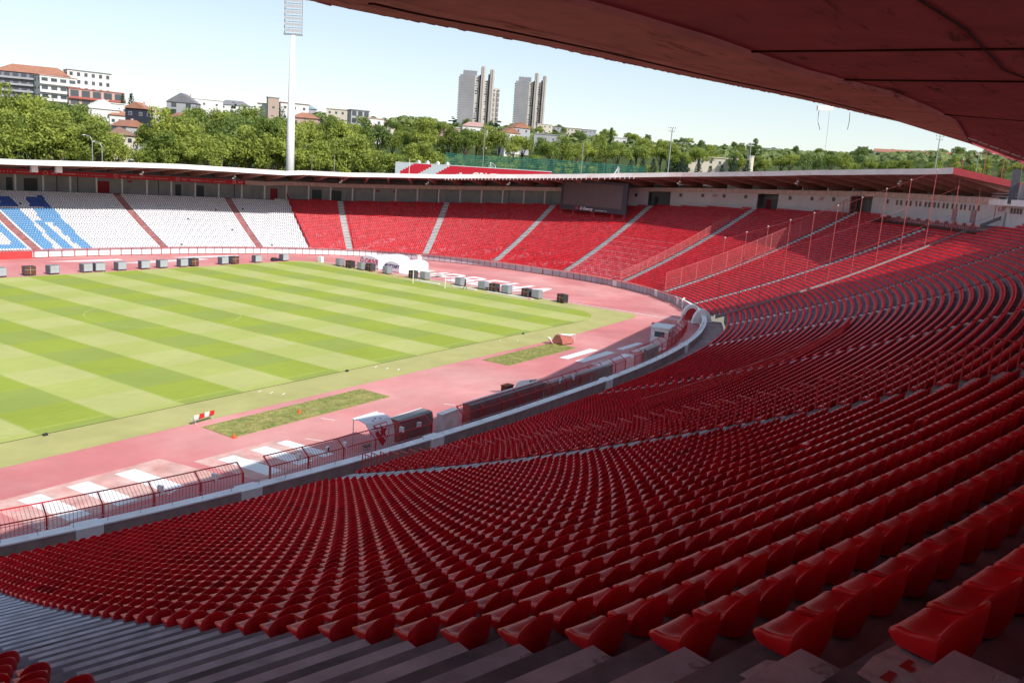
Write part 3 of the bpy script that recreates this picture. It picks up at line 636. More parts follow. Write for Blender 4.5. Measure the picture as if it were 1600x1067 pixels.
# the near part of the west stand beyond the roof end: white beam, gable and a dark post
b = MB(); wsb = empty('west_stand_building'); tag(wsb, 'white building edge with a sloping gable at the far right under the near canopy', 'building')
def prj_add(name, bb, m): bb.build(name, m, wsb)
bb = MB(); segring(bb, np.arange(-66, -46.9, 1.0), -0.3, 3.0, 3.9, 1.4); prj_add('white_beam', bb, WHITEW)
bb = MB(); p = bp(-47.3, 44.9, zw(-47)+3.9); q = bp(-52.5, 44.9, zw(-47)+3.9)
bb.add([p, q, q+(0, 0, 5.4), p+(0.3, 0, 0), q+(0.3, 0, 0), q+(0.3, 0, 5.4)], [(0, 1, 2), (5, 4, 3), (0, 3, 4, 1), (1, 4, 5, 2), (2, 5, 3, 0)]); prj_add('gable', bb, mat('gable_concrete', (0.48, 0.46, 0.45), .85, var=.1, scale=.6))
bb = MB(); segring(bb, np.arange(-60, -46.9, 1.0), 0.0, 4.3, 4.4, 0.05); segring(bb, np.arange(-60, -46.9, 1.0), 0.0, 4.7, 4.8, 0.05); prj_add('railing', bb, GREYM)
bb = MB(); bb.box(bp(-50.4, 43.2, zw(-50)+5.8), (1.1, 1.1, 5.0)); prj_add('dark_post', bb, mat('dark_grey_paint', (0.12, 0.11, 0.13), .7))
bb = MB(); segring(bb, np.arange(-82, -73.9, 1.0), 2.4, -1.5, 4.0, 0.3); prj_add('wall', bb, mat('west_wall', (0.45, 0.40, 0.40), .85, var=.15, scale=.5))

# outer back of the stands
b = MB(); rstrip(b, lambda t: bp(t, Rw(t)+7.2, zw(t)+5.6), lambda t: bp(t, Rw(t)+7.2, 4.0), np.arange(-62, 96.1, 2.0)); o = b.build('stand_back_wall', GREYW); tag(o, 'plain outer back wall of the far stands below the roof', 'wall')

# ------------------------------------------------------------------ near canopy (we stand under it)
can = empty('canopy'); tag(can, 'dark red painted concrete canopy with rough board marks over the near stand', 'roof')
def atz(px, py, z):
    d = CF*FL+CR*(px-800)-CU*(py-533.5); return CAM+d*((z-CAM[2])/d[2])
EDGE = [(-172, -46, 24.6), (-160, -55, 24.6), (-145, -64, 24.7), (-130, -71.5, 24.7), (-117, -78.2, 24.75)]
EDGE += [tuple(atz(px, py, z)) for px, py, z in ((476, 0, 24.8), (505, 6, 24.8), (557, 17, 24.85), (610, 27.5, 24.9), (700, 43, 25.0), (860, 74, 25.2), (980, 100, 25.45), (1060, 117, 25.65), (1200, 144.5, 25.75), (1282, 162, 26.25), (1350, 178, 26.95), (1395, 188, 28.5), (1430, 196, 30.4))]
ENDC = [(0, atz(1430, 196, 30.4)), (5, atz(1500, 219, 29.0)), (9.5, atz(1560, 242, 27.6)), (13, atz(1600, 257, 26.6)), (22, np.array((13.0, -96, 25.4))), (31, np.array((13, -104, 25.0))), (38, np.array((13, -111, 25.0)))]
nE = len(EDGE); E3 = []
for k in range(nE):
    d = np.array(EDGE[min(k+1, nE-1)][:2])-np.array(EDGE[max(k-1, 0)][:2]); d = d/np.linalg.norm(d); nrm = np.array([d[1], -d[0]])
    if nrm[1] > 0: nrm = -nrm
    if k == nE-1: nrm = np.array([-0.10, -0.995])
    if k >= nE-4: nrm = np.array([0.10*(k-nE+4)/3, -1.0]); nrm /= np.linalg.norm(nrm)
    E3.append((np.array(EDGE[k]), nrm))
BACKZ = 25.0  # unseen back edge set high to let more daylight under the canopy
def cp(k, off, dz=0.0):
    """point on the canopy soffit, off metres behind the front edge"""
    p, n = E3[k]; q = p[:2]+n*off; L = 27.0; f = off/L
    z = p[2]*(1-f)+BACKZ*f
    if off > L: z = BACKZ
    if k == nE-1:
        e_ = np.array([np.interp(off, [o for o, _ in ENDC], [q_[i] for _, q_ in ENDC]) for i in range(3)]); return e_+(0, 0, dz)
    return np.array((q[0], q[1], z+dz))
def canopy_material(name, base, dark):
    m = bpy.data.materials.new(name); m.use_nodes = True; t = m.node_tree; N = t.nodes; L = t.links; b = N['Principled BSDF']; b.inputs['Roughness'].default_value = 0.8; b.inputs['Specular IOR Level'].default_value = 0.25
    geo = N.new('ShaderNodeNewGeometry')
    mp = N.new('ShaderNodeMapping'); mp.inputs['Rotation'].default_value = (0, 0, R_(14)); mp.inputs['Scale'].default_value = (0.22, 1.3, 1); L.new(geo.outputs['Position'], mp.inputs['Vector'])
    n1 = N.new('ShaderNodeTexNoise'); n1.inputs['Scale'].default_value = 0.9; n1.inputs['Detail'].default_value = 10; n1.inputs['Roughness'].default_value = 0.72; L.new(mp.outputs[0], n1.inputs['Vector'])
    r1 = N.new('ShaderNodeMapRange'); r1.inputs[1].default_value = 0.56; r1.inputs[2].default_value = 0.64; L.new(n1.outputs[0], r1.inputs[0])
    n2 = N.new('ShaderNodeTexNoise'); n2.inputs['Scale'].default_value = 0.35; n2.inputs['Detail'].default_value = 9; n2.inputs['Roughness'].default_value = 0.65; L.new(geo.outputs['Position'], n2.inputs['Vector'])
    r2 = N.new('ShaderNodeMapRange'); r2.inputs[1].default_value = 0.3; r2.inputs[2].default_value = 0.7; r2.inputs[3].default_value = 0.78; r2.inputs[4].default_value = 1.2; L.new(n2.outputs[0], r2.inputs[0])
    mx = N.new('ShaderNodeMix'); mx.data_type = 'RGBA'; L.new(r1.outputs[0], mx.inputs[0]); mx.inputs[6].default_value = (*base, 1); mx.inputs[7].default_value = (*dark, 1)
    hs = N.new('ShaderNodeHueSaturation'); L.new(mx.outputs[2], hs.inputs['Color']); L.new(r2.outputs[0], hs.inputs['Value']); L.new(hs.outputs[0], b.inputs['Base Color'])
    bp_ = N.new('ShaderNodeBump'); bp_.inputs['Strength'].default_value = 0.9; bp_.inputs['Distance'].default_value = 0.08; L.new(n1.outputs[0], bp_.inputs['Height']); L.new(bp_.outputs[0], b.inputs['Normal'])
    return m
CBEAM = canopy_material('canopy_beam_paint', (0.62, 0.24, 0.23), (0.30, 0.08, 0.08)); CSLAB = canopy_material('canopy_slab_paint', (0.42, 0.085, 0.11), (0.16, 0.03, 0.04))
BWD = 6.2
b = MB()
for k in range(nE-1):
    a0, a1 = cp(k, 0), cp(k+1, 0); i0, i1 = cp(k, BWD), cp(k+1, BWD); u0, u1 = cp(k, BWD+.05, .45), cp(k+1, BWD+.05, .45)
    m0, m1 = cp(k, .10, 0), cp(k+1, .10, 0)
    b.quad(m0, m1, i1, i0); b.quad(a0, a1, m1, m0); b.quad(i0, i1, u1, u0); b.quad(a0, a1, cp(k+1, 1.3, .8), cp(k, 1.3, .8))
b.build('edge_beam', CBEAM, can)
b = MB(); OFFS = [BWD, 12, 18, 24, 32.5]
for k in range(nE-1):
    for o0, o1 in zip(OFFS[:-1], OFFS[1:]): b.quad(cp(k, o0, .2), cp(k+1, o0, .2), cp(k+1, o1, .2), cp(k, o1, .2))
    b.quad(cp(k, 1.3, .8), cp(k+1, 1.3, .8), cp(k+1, 32.5, 1.6), cp(k, 32.5, 1.6)); b.quad(cp(k, 32.5, .2), cp(k+1, 32.5, .2), cp(k+1, 32.5, 1.6), cp(k, 32.5, 1.6))
k = nE-1
for o0, o1 in ((0, 5), (5, 9.5), (9.5, 13), (13, 22), (22, 32.5)): b.quad(cp(k, o0), cp(k, o1), cp(k, o1, .9), cp(k, o0, .9))
b.build('slab', CSLAB, can)
JM = mat('dark_joint', (0.05, 0.010, 0.012), .9)
for k, f in ((8, .2), (10, .6), (12, .4), (14, .5)):
    b = MB(); P_ = [cp(k, o, .17)*(1-f)+cp(k+1, o, .17)*f for o in (BWD, 12, 18, 24, 30)]
    for p, q in zip(P_[:-1], P_[1:]): b.prism(p, q, (0, 0, 1), 0.09, 0.08)
    b.build('board_joint', JM, can)
for off in (2.1, 13.5):
    b = MB()
    for k in range(5, nE-3): b.prism(cp(k, off, -.22*(off < BWD)*(1-off/BWD)+(.17 if off > BWD else -.015)), cp(k+1, off, -.22*(off < BWD)*(1-off/BWD)+(.17 if off > BWD else -.015)), (0, 0, 1), 0.05, 0.05)
    b.build('board_joint', JM, can)
b = MB(); rr = random.Random(3)
for k in range(4, nE-1):
    nseg = int(np.linalg.norm(cp(k, 0)-cp(k+1, 0))/.35)+1
    for q in range(nseg):
        if rr.random() < .45: continue
        f = (q+rr.random())/nseg; p = cp(k, .06, 0)*(1-f)+cp(k+1, .06, 0)*f; b.box((p[0], p[1], p[2]-rr.random()*.012), (0.10+rr.random()*0.28, 0.06, 0.01+rr.random()*0.035), rz=rr.random()*0.3-0.25)
tag(b.build('ragged_lip', CBEAM, can), None, None, kind='stuff')
for k in range(6):                                                   # white bars standing in for light gaps near the canopy end
    p = atz(1513+k*17, 216+k*6.2, 26.9-k*.18); q = atz(1526+k*17, 220.5+k*6.2, 26.8-k*.18); b = MB(); b.prism(p, q, (0, 0, 1), .10, .10); b.build('light_gap_bar', WHITE, can)
b2 = MB(); p = atz(1290, 168, 26.5); b2.prism(p+(-0.7, 0.35, -0.12), p+(0.35, -0.35, -0.02), (0, 0, 1), 0.12, 0.32); b2.build('white_bracket', WHITE, can)
for name_, pts_, r_w in (('loose_wire', [(1284, 164), (1279, 176), (1278, 190), (1281, 203)], .02), ('loose_wire', [(1328, 176), (1327, 190), (1324, 203)], .02), ('hanging_wire', [(1296, 174), (1293, 205), (1288, 243)], .008)):
    b2 = MB(); b2.tube([atz(x, y, 26.5+(0 if y < 180 else 0))*0+at_(x, y) if False else CAM+(lambda d: d*(62/np.hypot(d[0], d[1])))(CF*FL+CR*(x-800)-CU*(y-533.5)) for x, y in pts_], r_w, 4); b2.build(name_, GREYM, can)

b = MB(); tb_ = np.arange(-150, -66, 2.0)
for t, q in zip(tb_[:-1], tb_[1:]):
    b.quad(bp(t, 46.6, 20.2), bp(q, 46.6, 20.2), bp(q, 78, 20.2), bp(t, 78, 20.2)); b.quad(bp(t, 78, 20.2), bp(q, 78, 20.2), bp(q, 78, 21.2), bp(t, 78, 21.2)); b.quad(bp(t, 46.6, 19.0), bp(q, 46.6, 19.0), bp(q, 46.6, 20.2), bp(t, 46.6, 20.2))
struct(b.build('bounce_deck', mat('pale_bounce_deck', (.70, .68, .66), .85, .2, var=.1, scale=.5)))  # unseen pale floor added behind the stand to bounce sunlight under the canopy

# ------------------------------------------------------------------ scoreboard
sb = empty('scoreboard', (65.1, 3.7, 13.0)); tag(sb, 'large dark blank scoreboard on red posts above the red seats', 'scoreboard')
BX, BY0, BY1 = 65.1, -5.3, 12.6
b = MB(); b.box((0.3, 0, 3.65), (0.6, 17.9, 7.3)); b.build('casing', mat('screen_casing', (0.055, 0.048, 0.065), .6, .3, var=.1, scale=.5), sb)
b = MB(); b.box((-0.03, 0.2, 3.95), (0.06, 15.9, 5.5)); b.build('screen', mat('screen_face', (0.13, 0.10, 0.105), .75, .2, var=.05, scale=.2), sb)
b = MB()
for k in range(1, 8): b.box((-0.065, 0.2-7.95+k*1.9875, 3.95), (0.012, 0.03, 5.5))
b.build('panel_seam', BLACKM, sb)
M_ = frame_matrix((-0.04, 1.7, 0.58), (0, -1, 0), (0, 0, 1)); text_mesh('lettering', 'G Energy', 0.92, WHITE, sb, M=M_ @ Matrix.Identity(4), bold=0.02, shear=0.25)
b = MB(); b.tube([(-0.03, 4.25, 0.6), (-0.07, 4.25, 0.6)], 0.34, 14); b.build('red_emblem', REDP, sb)
M_ = frame_matrix((-0.04, -2.4, 0.40), (0, -1, 0), (0, 0, 1)); text_mesh('small_lettering', 'GAZPROMNEFT OIL', 0.36, WHITE, sb, M=M_)
for y in (8.6, 5.3, -0.2, -5.4, -8.4):
    b = MB()
    for dy in (-0.22, 0.22): b.prism((0.3, y+dy, 0.1), (0.1, y+dy, -2.6), (1, 0, 0), 0.12, 0.12)
    b.prism((0.3, y-0.22, -0.4), (0.2, y+0.22, -1.2), (1, 0, 0), 0.06, 0.06); b.build('support_post', REDM, sb)

# ------------------------------------------------------------------ fences
def fence_run(name, label, tt, Dof, h, lean, z0, m, parent=None, infill=None, posts=2, lean_h=0.5, side=-1, bars=None, meshm=None):
    """posts, rails and infill along the bowl curve"""
    e = empty(name); tag(e, label, 'fence')
    pm = MB(); pm.box((0, 0, 0.5), (1, 1, 1)); pmesh = pm.mesh('post', m)
    rb = MB(); 
    for k, t in enumerate(tt):
        D = Dof(t) if callable(Dof) else Dof
        n = curve(t)[1]; rz = math.atan2(n[1], n[0]); p = bp(t, D, z0)
        if k % posts == 0:
            o = link('post', pmesh, e, p, rz); o.scale = (0.07, 0.07, h)
            rb.prism(p+(0, 0, h), p+np.array([n[0]*side*lean, n[1]*side*lean, h+lean_h]), (0, 0, 1), 0.05, 0.05)
        if k < len(tt)-1:
            t2 = tt[k+1]; D2 = Dof(t2) if callable(Dof) else Dof; q = bp(t2, D2, z0); n2 = curve(t2)[1]
            for zz in (0.12, h): rb.prism(p+(0, 0, zz), q+(0, 0, zz), (0, 0, 1), 0.04, 0.05)
            if lean: rb.prism(p+np.array([n[0]*side*lean, n[1]*side*lean, h+lean_h]), q+np.array([n2[0]*side*lean, n2[1]*side*lean, h+lean_h]), (0, 0, 1), 0.045, 0.045)
    rb.build('rail', m, e)
    return e
# far perimeter fence: grey panels in red frames with pink mesh bent outwards
e = fence_run('perimeter_fence', 'low red framed fence with grey panels along the far edge of the track', np.arange(-44, 96.1, 1.25), -0.12, 1.25, 0.55, 0.0, REDM, posts=1, lean_h=0.35)
PAN = mat('grey_advert_panel', (0.40, 0.40, 0.44), 0.6, 0.3, rnd=0.12); PANW = mat('white_panel', (0.80, 0.79, 0.80), .6, .3, rnd=.05)
MESHP = mat('pink_mesh_screen', (0.62, 0.30, 0.30), 0.8, 0.2)
for k, t in enumerate(np.arange(-44, 95, 1.25)):
    a_, c_ = bp(t+0.06, -0.14, 0), bp(t+1.19, -0.14, 0); L_ = np.linalg.norm(c_-a_); ang = math.atan2(c_[1]-a_[1], c_[0]-a_[0])
    bb = MB(); bb.box((0, 0, 0.66), (L_, 0.03, 1.02)); gate = any(abs(t-x) < 0.63 for x in (84.5, 70.3, 55.8, 39.4, 23.4, -15.0, -27.6, -36.2))
    o = bb.build('gate_panel' if gate else 'panel', WHITE if gate else (PANW if t > 33 else PAN), e, (a_+c_)/2, ang)
    if not gate:
        n = curve(t)[1]; bb = MB()
        for f in np.linspace(0.04, 0.96, 14):
            p = a_*(1-f)+c_*f; bb.prism(p+(0, 0, 1.27), p+np.array([-n[0]*0.53, -n[1]*0.53, 1.6]), (0, 0, 1), 0.05, 0.02)
        bb.build('mesh_screen', MESHP if t < 33 else WHITEW, e)
# red advert cloth at the far left
ac = empty('red_advert_cloth'); tag(ac, 'red advertising cloth with white letters on the far left trackside fence', 'banner')
b = MB(); a_, c_ = bp(94, -0.3, 0.65), bp(84.9, -0.3, 0.65); b.prism(a_, c_, (0, 0, 1), 0.05, 1.25); b.build('cloth', mat('cloth_red', (0.60, 0.06, 0.06), .7, var=.1, scale=.8), ac)
n = curve(88.5)[1]; text_mesh('lettering', 'ИЦИЈА', 1.35, WHITE, ac, M=frame_matrix(bp(88.6, -0.36, 0.68), (1, 0.0, 0), (0, 0, 1)), bold=0.05)

# near fence along the track, barred, bent at the top towards the pitch
def near_fence(t0, t1, label, stuff=False, lean=0.75):
    Df = -2.1; e = empty('barred_fence'); tag(e, label, 'fence')
    L = [bp(t, Df, 0) for t in np.linspace(t0, t1, 200)]; seg = np.r_[0, np.cumsum([np.linalg.norm(L[i+1]-L[i]) for i in range(199)])]; tot = seg[-1]
    tl = lambda s_: np.interp(s_, seg, np.linspace(t0, t1, 200))
    H, LH = 1.3, 0.5; npost = int(tot/2.6); pm = MB(); pm.box((0, 0, H/2), (0.09, 0.09, H)); pm.prism((0, 0, H), (-lean, 0, H+LH), (0, 1, 0), 0.07, 0.07); pmesh = pm.mesh('post', REDM)
    for k in range(npost+1):
        t = tl(tot*k/npost); n = curve(t)[1]; link('post', pmesh, e, bp(t, Df, 0), math.atan2(n[1], n[0]))
    rbs = [MB(), MB(), MB()]; m_ = int(tot/1.3)
    for k in range(m_):
        ta, tb = tl(tot*k/m_), tl(tot*(k+1)/m_); 
        for qq, (dz, dl) in enumerate(((0.15, 0), (H, 0), (H+LH, -lean))): rbs[qq].prism(bp(ta, Df+dl, dz), bp(tb, Df+dl, dz), (0, 0, 1), 0.05, 0.06)
    for r_ in rbs: r_.build('rail', REDM, e)
    nb = int(tot/0.2); bm_ = MB(); bm_.box((0, 0, H/2), (0.02, 0.02, H-0.1)); bm_.prism((0, 0, H), (-lean, 0, H+LH), (0, 1, 0), 0.016, 0.016); bmesh_ = bm_.mesh('bar', REDM)
    if nb <= 300:
        for k in range(nb):
            t = tl(tot*(k+0.5)/nb); n = curve(t)[1]; link('bar', bmesh_, e, bp(t, Df, 0), math.atan2(n[1], n[0]))
    else:
        sb_ = MB()
        for k in range(nb):
            t = tl(tot*(k+0.5)/nb); n = curve(t)[1]; n3 = np.array([n[0], n[1], 0]); p = bp(t, Df, 0); sb_.prism(p+(0, 0, .1), p+(0, 0, H), (1, 0, 0), .03, .03); sb_.prism(p+(0, 0, H), p-n3*lean+(0, 0, H+LH), (0, 0, 1), .022, .022)
        tag(sb_.build('bars', REDM, e), None, None, kind='stuff')
    return e
near_fence(-131, -105.6, 'red barred fence in front of the near wall, at the lower left')
near_fence(-104.4, -95.9, 'red barred fence in front of the near wall, behind the crest shelter')
near_fence(-94.0, -81.2, 'red barred fence behind the long grey team shelter')
near_fence(-79.6, -56, 'red barred fence along the far curve of the near wall')
ld = MB()
for LK, t in enumerate((-109.0, -106.8, -103.0, -101.6, -100.7, -97.6, -96.6, -88.5, -87.5, -80.0, -78.0)):       # little floodlights on the fence
    e = empty('fence_lamp', bp(t, -2.2, 1.45), rng.uniform(0, 3)); b = MB(); b.box((0, 0, 0), (0.34, 0.16, 0.42)); b.build('housing', WHITEW, e); b = MB(); b.box((0, -0.085, 0), (0.28, 0.012, 0.34)); b.build('lens', GLASS, e); b = MB(); b.tube([(0, 0.05, -.2), (0, 0.05, -.42)], .02, 5); b.build('bracket', GREYM, e)
    tag(e, 'small white floodlight clamped to the near barred fence, %s from the left' % ordinal(LK), 'lamp', 'small lamps on the trackside fence')

# mesh fences and railings on the terraces
def radial_fence(label, t, Da, Db, h, postgap, m, wire=0.28, wr_=0.02, off=0.0, hb=None, top=True, name='mesh_fence', bars_only=False):
    e = empty(name); tag(e, label, 'fence'); pm = MB(); pm.box((0, 0, 0.5), (1, 1, 1)); pmesh = pm.mesh('post', m)
    c, n = curve(t); tg = np.array([-n[1], n[0], 0]); rz = math.atan2(n[1], n[0])
    def P(D): return bp(t, D, prof(max(D-1.5, 0)))+tg*off
    ND = int((Db-Da)/postgap); rb = MB(); wb = MB()
    for k in range(ND+1):
        D = Da+(Db-Da)*k/ND; o = link('post', pmesh, e, P(D), rz); o.scale = (0.07, 0.07, h+0.1)
        if k < ND:
            D2 = Da+(Db-Da)*(k+1)/ND
            for zz in (0.35, h): rb.prism(P(D)+(0, 0, zz), P(D2)+(0, 0, zz), (0, 0, 1), 0.05, 0.05)
    rb.build('rail', m, e)
    D = Da
    while D < Db:
        wb.prism(P(D)+(0, 0, 0.1), P(D)+(0, 0, h), (n[0], n[1], 0), wr_, wr_); D += wire
    if not bars_only:
        z = 0.35
        while z < h:
            K = int((Db-Da)/3)
            for k in range(K):
                wb.prism(P(Da+(Db-Da)*k/K)+(0, 0, z), P(Da+(Db-Da)*(k+1)/K)+(0, 0, z), (0, 0, 1), wr_, wr_)
            z += wire
    tag(wb.build('wires', m, e), None, None, kind='stuff')
    return e
PINKM = mat('pink_mesh_metal', (0.62, 0.16, 0.16), 0.6, 0.3)
radial_fence('low pink mesh fence left of the white stairway beside the faded seats', -15.7, 1.2, 33, 1.9, 2.4, PINKM, 0.22, 0.022, off=1.0)
radial_fence('tall pink net fence left of the white stairway below the concourse', -28.2, 1.6, 43, 3.4, 3.0, PINKM, 0.28, 0.020, off=1.0)
radial_fence('dark red railing with a sloping rail right of the white stairway below the press desks', -29.6, 10, 36, 1.1, 2.5, REDM, 0.5, 0.03, off=-0.4, bars_only=True, name='railing')
radial_fence('red fence edging the white seat block against the red seats', 46.9, 1.2, 27.5, 1.0, 2.5, REDP, 0.25, 0.05, name='dividing_fence')
radial_fence('red fence right of the white stairway nearest the white seat block', 38.2, 1.6, 27.5, 0.55, 2.5, REDP, 0.4, 0.04, name='dividing_fence')
# divider between the sectors: kerb rail with tall poles and wires
DIV = [(5.2, -51.1), (9.9, -57.3), (14.6, -60.6), (19.3, -63.8), (25.9, -71.3), (31.0, -79.0), (34.0, -84.5)]
DIV = [(6.6, -50.6), (12.7, -57.0), (19.3, -64.2), (26.5, -71.6), (33.6, -79.6), (37.5, -86.0)]
def surfz(x, y):
    w = np.array([x, y]); i = int(np.argmin(((CF_-w)**2).sum(1))); D = float((w-CF_[i])@NF_[i]); return prof(max(D-1.5, 0)), D
dv = empty('sector_divider'); tag(dv, 'grey kerb rail with tall red net poles between the sunlit and shaded sectors', 'fence')
dl = []
for k in range(len(DIV)-1):
    for f in np.linspace(0, 1, 9)[:-1]: x, y = np.array(DIV[k])*(1-f)+np.array(DIV[k+1])*f; dl.append((x, y, surfz(x, y)[0]))
b = MB()
for p, q in zip(dl[:-1], dl[1:]): b.prism(np.array(p)+(0, 0, .25), np.array(q)+(0, 0, .25), (0, 0, 1), 0.14, 0.5)
b.build('kerb', mat('grey_kerb', (0.30, 0.25, 0.26), .8, var=.1, scale=1), dv)
POLM = mat('pole_pinkish_red', (0.50, 0.10, 0.10), 0.5, 0.4); pb = MB(); pb.tube([(0, 0, 0), (0, 0, 12.2)], [0.06, 0.04], 6); pb.mi = pb.mi; pmesh = pb.mesh('pole', POLM); cb = MB(); cb.box((0, 0, 12.25), (0.16, 0.16, 0.16)); cmesh_ = cb.mesh('pole_cap', WHITE)
wb = MB(); lastp = None
for k in range(0, len(dl), 3):
    p = np.array(dl[k]); o = link('pole', pmesh, dv, p); link('pole_cap', cmesh_, o)
    if lastp is not None:
        for zz in (1.2, 4, 8, 12.1): wb.tube([lastp+(0, 0, zz), (lastp+p)/2+(0, 0, zz-0.05), p+(0, 0, zz)], 0.012, 4)
        for f in np.linspace(0, 1, 5)[:-1]: q = lastp*(1-f)+p*f; wb.tube([q+(0, 0, 0.3), q+(0, 0, 12.1)], 0.005, 3)
    lastp = p
tag(wb.build('net_wire', POLM, dv), None, None, kind='stuff')
# railing at the near stand, right of the steps
def step_rail(label, t, i0, i1, h, off, gap, m=REDM):
    e = empty('barred_railing'); tag(e, label, 'railing'); c, n = curve(t); tg = np.array([-n[1], n[0], 0]); rz = math.atan2(n[1], n[0])
    bb = MB(); bb.box((0, 0, h/2), (0.03, 0.03, h)); bmesh_ = bb.mesh('bar', m); 
    for i in range(i0, i1):
        D = DBASE+DEP*i; z = tread(i); p = bp(t, D, z)+tg*off; q = bp(t, D+DEP, z)+tg*off; rb = MB()
        rb.prism(p+(0, 0, h), q+(0, 0, h), (0, 0, 1), .045, .045); rb.prism(p+(0, 0, .12), q+(0, 0, .12), (0, 0, 1), .03, .03); rb.prism(p, p+(0, 0, h+.0), (n[0], n[1], 0), .045, .045); rb.build('frame', m, e)
        for f in np.arange(gap, DEP, gap): o = link('bar', bmesh_, e, p+np.array([n[0]*f, n[1]*f, 0]), rz)
    return e
step_rail('red barred railing stepping up beside the pale steps of the near stand', -103.6, 4, 46, 1.25, 0.80, 0.26)
VP = [(-74.0, -63.5), (-67.6, -72.6), (-59.2, -75.3), (-47.6, -77.2), (-33.6, -77.2), (-24, -76.0)]
e = empty('curved_railing'); tag(e, 'long curved red railing across the rows in the middle of the near stand', 'railing')
rl = []
for k in range(1, len(VP)-1):
    for f in np.linspace(0, 1, 11)[:-1]: x, y = np.array(VP[k])*(1-f)+np.array(VP[k+1])*f; rl.append(np.array([x, y, surfz(x, y)[0]]))
b = MB(); bs = MB(); bs.box((0, 0, .5), (.035, .035, 1.0)); bsm = bs.mesh('bar', REDM)
for p, q in zip(rl[:-1], rl[1:]):
    b.prism(p+(0, 0, 1.0), q+(0, 0, 1.0), (0, 0, 1), .05, .06); b.prism(p+(0, 0, .15), q+(0, 0, .15), (0, 0, 1), .04, .04)
    for f in np.linspace(0, 1, 6)[:-1]: link('bar', bsm, e, p*(1-f)+q*f)
b.build('rail', REDM, e)
# press desks on the platform
pf = MB(); tt = np.arange(-49, -31.4, 1.0)
for t, q in zip(tt[:-1], tt[1:]):
    pf.quad(bp(t, 40.0, prof(39.2)), bp(q, 40.0, prof(39.2)), bp(q, 45, prof(39.2)), bp(t, 45, prof(39.2)))
o = struct(pf.build('press_platform', CONC)); PZ = prof(39.2)
dm = MB(); dm.box((0, 0, .74), (.5, 1.6, .05)); dtop = dm.mesh('table_top', REDM); lm = MB(); lm.box((0, 0, .36), (.06, .06, .72)); lmesh = lm.mesh('leg', REDM)
for k, t in enumerate(np.arange(-48, -32.5, 1.5)):
    n = curve(t)[1]; e = empty('press_desk', bp(t, 41.2, PZ), math.atan2(n[1], n[0])); link('table_top', dtop, e)
    for sx in (-.2, .2):
        for sy in (-.72, .72): o = link('leg', lmesh, e, (sx, sy, 0))
    b = MB(); b.box((-.3, 0, .95), (.04, 1.6, .45)); b.build('back_panel', mat('pale_desk_panel', (.55, .5, .5), .7), e)
    tag(e, 'red press desk on the raised platform, %s from its right end' % ordinal(k), 'desk', 'press desks on the platform')
e = empty('platform_railing'); tag(e, 'red railing in front of the press desks at the top of the terrace', 'railing'); b = MB()
for t, q in zip(tt[:-1], tt[1:]):
    for zz in (.5, 1.0): b.prism(bp(t, 40.1, PZ+zz), bp(q, 40.1, PZ+zz), (0, 0, 1), .05, .05)
    for f in (0, .33, .66): x = t+(q-t)*f; b.prism(bp(x, 40.1, PZ-.9), bp(x, 40.1, PZ+1.0), (1, 0, 0), .05, .05)
b.build('rail', REDM, e)

# ------------------------------------------------------------------ things on the track
def crate(x, y, rz, dark, label, s=1.0):
    e = empty('flight_case', (x, y, 0.01), rz); w = 1.6*s
    b = MB(); b.box((0, 0, .82), (w, 1.15, 1.25)); b.build('body', mat('case_dark', (.05, .05, .055), .6, .3, rnd=.3) if dark else mat('case_grey', (.24, .25, .28), .5, .4, rnd=.12), e)
    b = MB(); b.box((0, -.59, .82), (w-.16, .02, 1.1)); b.build('front_panel', mat('case_open_brown', (.14, .05, .03), .8) if dark else mat('case_pale_panel', (.40, .42, .47), .5, .4), e)
    b = MB(); b.box((-w/2-.011, 0, .82), (.02, 1.05, 1.1)); b.build('side_panel', mat('case_side', (.12, .12, .16), .6), e)
    b = MB(); b.box((0, -.605, .82), (.05, .02, 1.2)); b.box((0, -.605, .95), (w, .02, .05)); b.build('metal_edge', STEEL, e)
    for sx in (-.7, .7):
        for sy in (-.42, .42):
            b = MB(); b.tube([(sx*s-.04, sy, .1), (sx*s+.04, sy, .1)], .1, 8); b.build('wheel', BLACKM, e)
    tag(e, label, 'case', 'flight cases along the pitch edge'); return e
far = [(-51.6, 0), (-49.9+3.7, 1), (-41.6+.7, 0), (-38.4+2.4-1.4+.9, 0), (-35.0, 0), (-30.6, 0), (-27.2+1.2, 0), (-23.1+1.3, 0), (-20.4, 1), (-14.4+.6, 0), (-11.4, 1), (-6.2, 0), (0.9, 0)]
far = [(-54.2, 0), (-49.9, 1), (-46.3, 0), (-40.9, 0), (-38.7, 0), (-35.0, 0), (-30.6, 0), (-27.2, 0), (-23.1, 0), (-20.9, 1), (-14.4, 0), (-12.0, 1), (-6.5, 0), (0.3, 0)]
for k, (x, d) in enumerate(far):
    crate(x, 37.9, rng.uniform(-.1, .15), d, ('dark open' if d else 'grey')+' wheeled case on the far touchline, %s from the left' % ordinal(k))
goalside = [(5.4, 27.3, 0), (5.2, 24.3, 1), (5.2, 21.2, 0), (5.6, 19.2, 1), (5.6, 14.9, 0), (5.5, 8.3, 1), (6.2, 6.0, 0), (5.9, -4.0+1.5, 0), (5.9, -7.7, 0), (5.6, -10.3+.0, 1), (5.7, -12.9, 0), (5.8, -17.0, 1), (5.8, -19.1, 0), (5.9, -24.1, 1)]
for k, (x, y, d) in enumerate(goalside):
    crate(x, y, math.pi/2+rng.uniform(-.35, -.1)+math.pi, d, ('dark open' if d else 'grey')+' wheeled case behind the goal line, %s from the pitch corner' % ordinal(k))
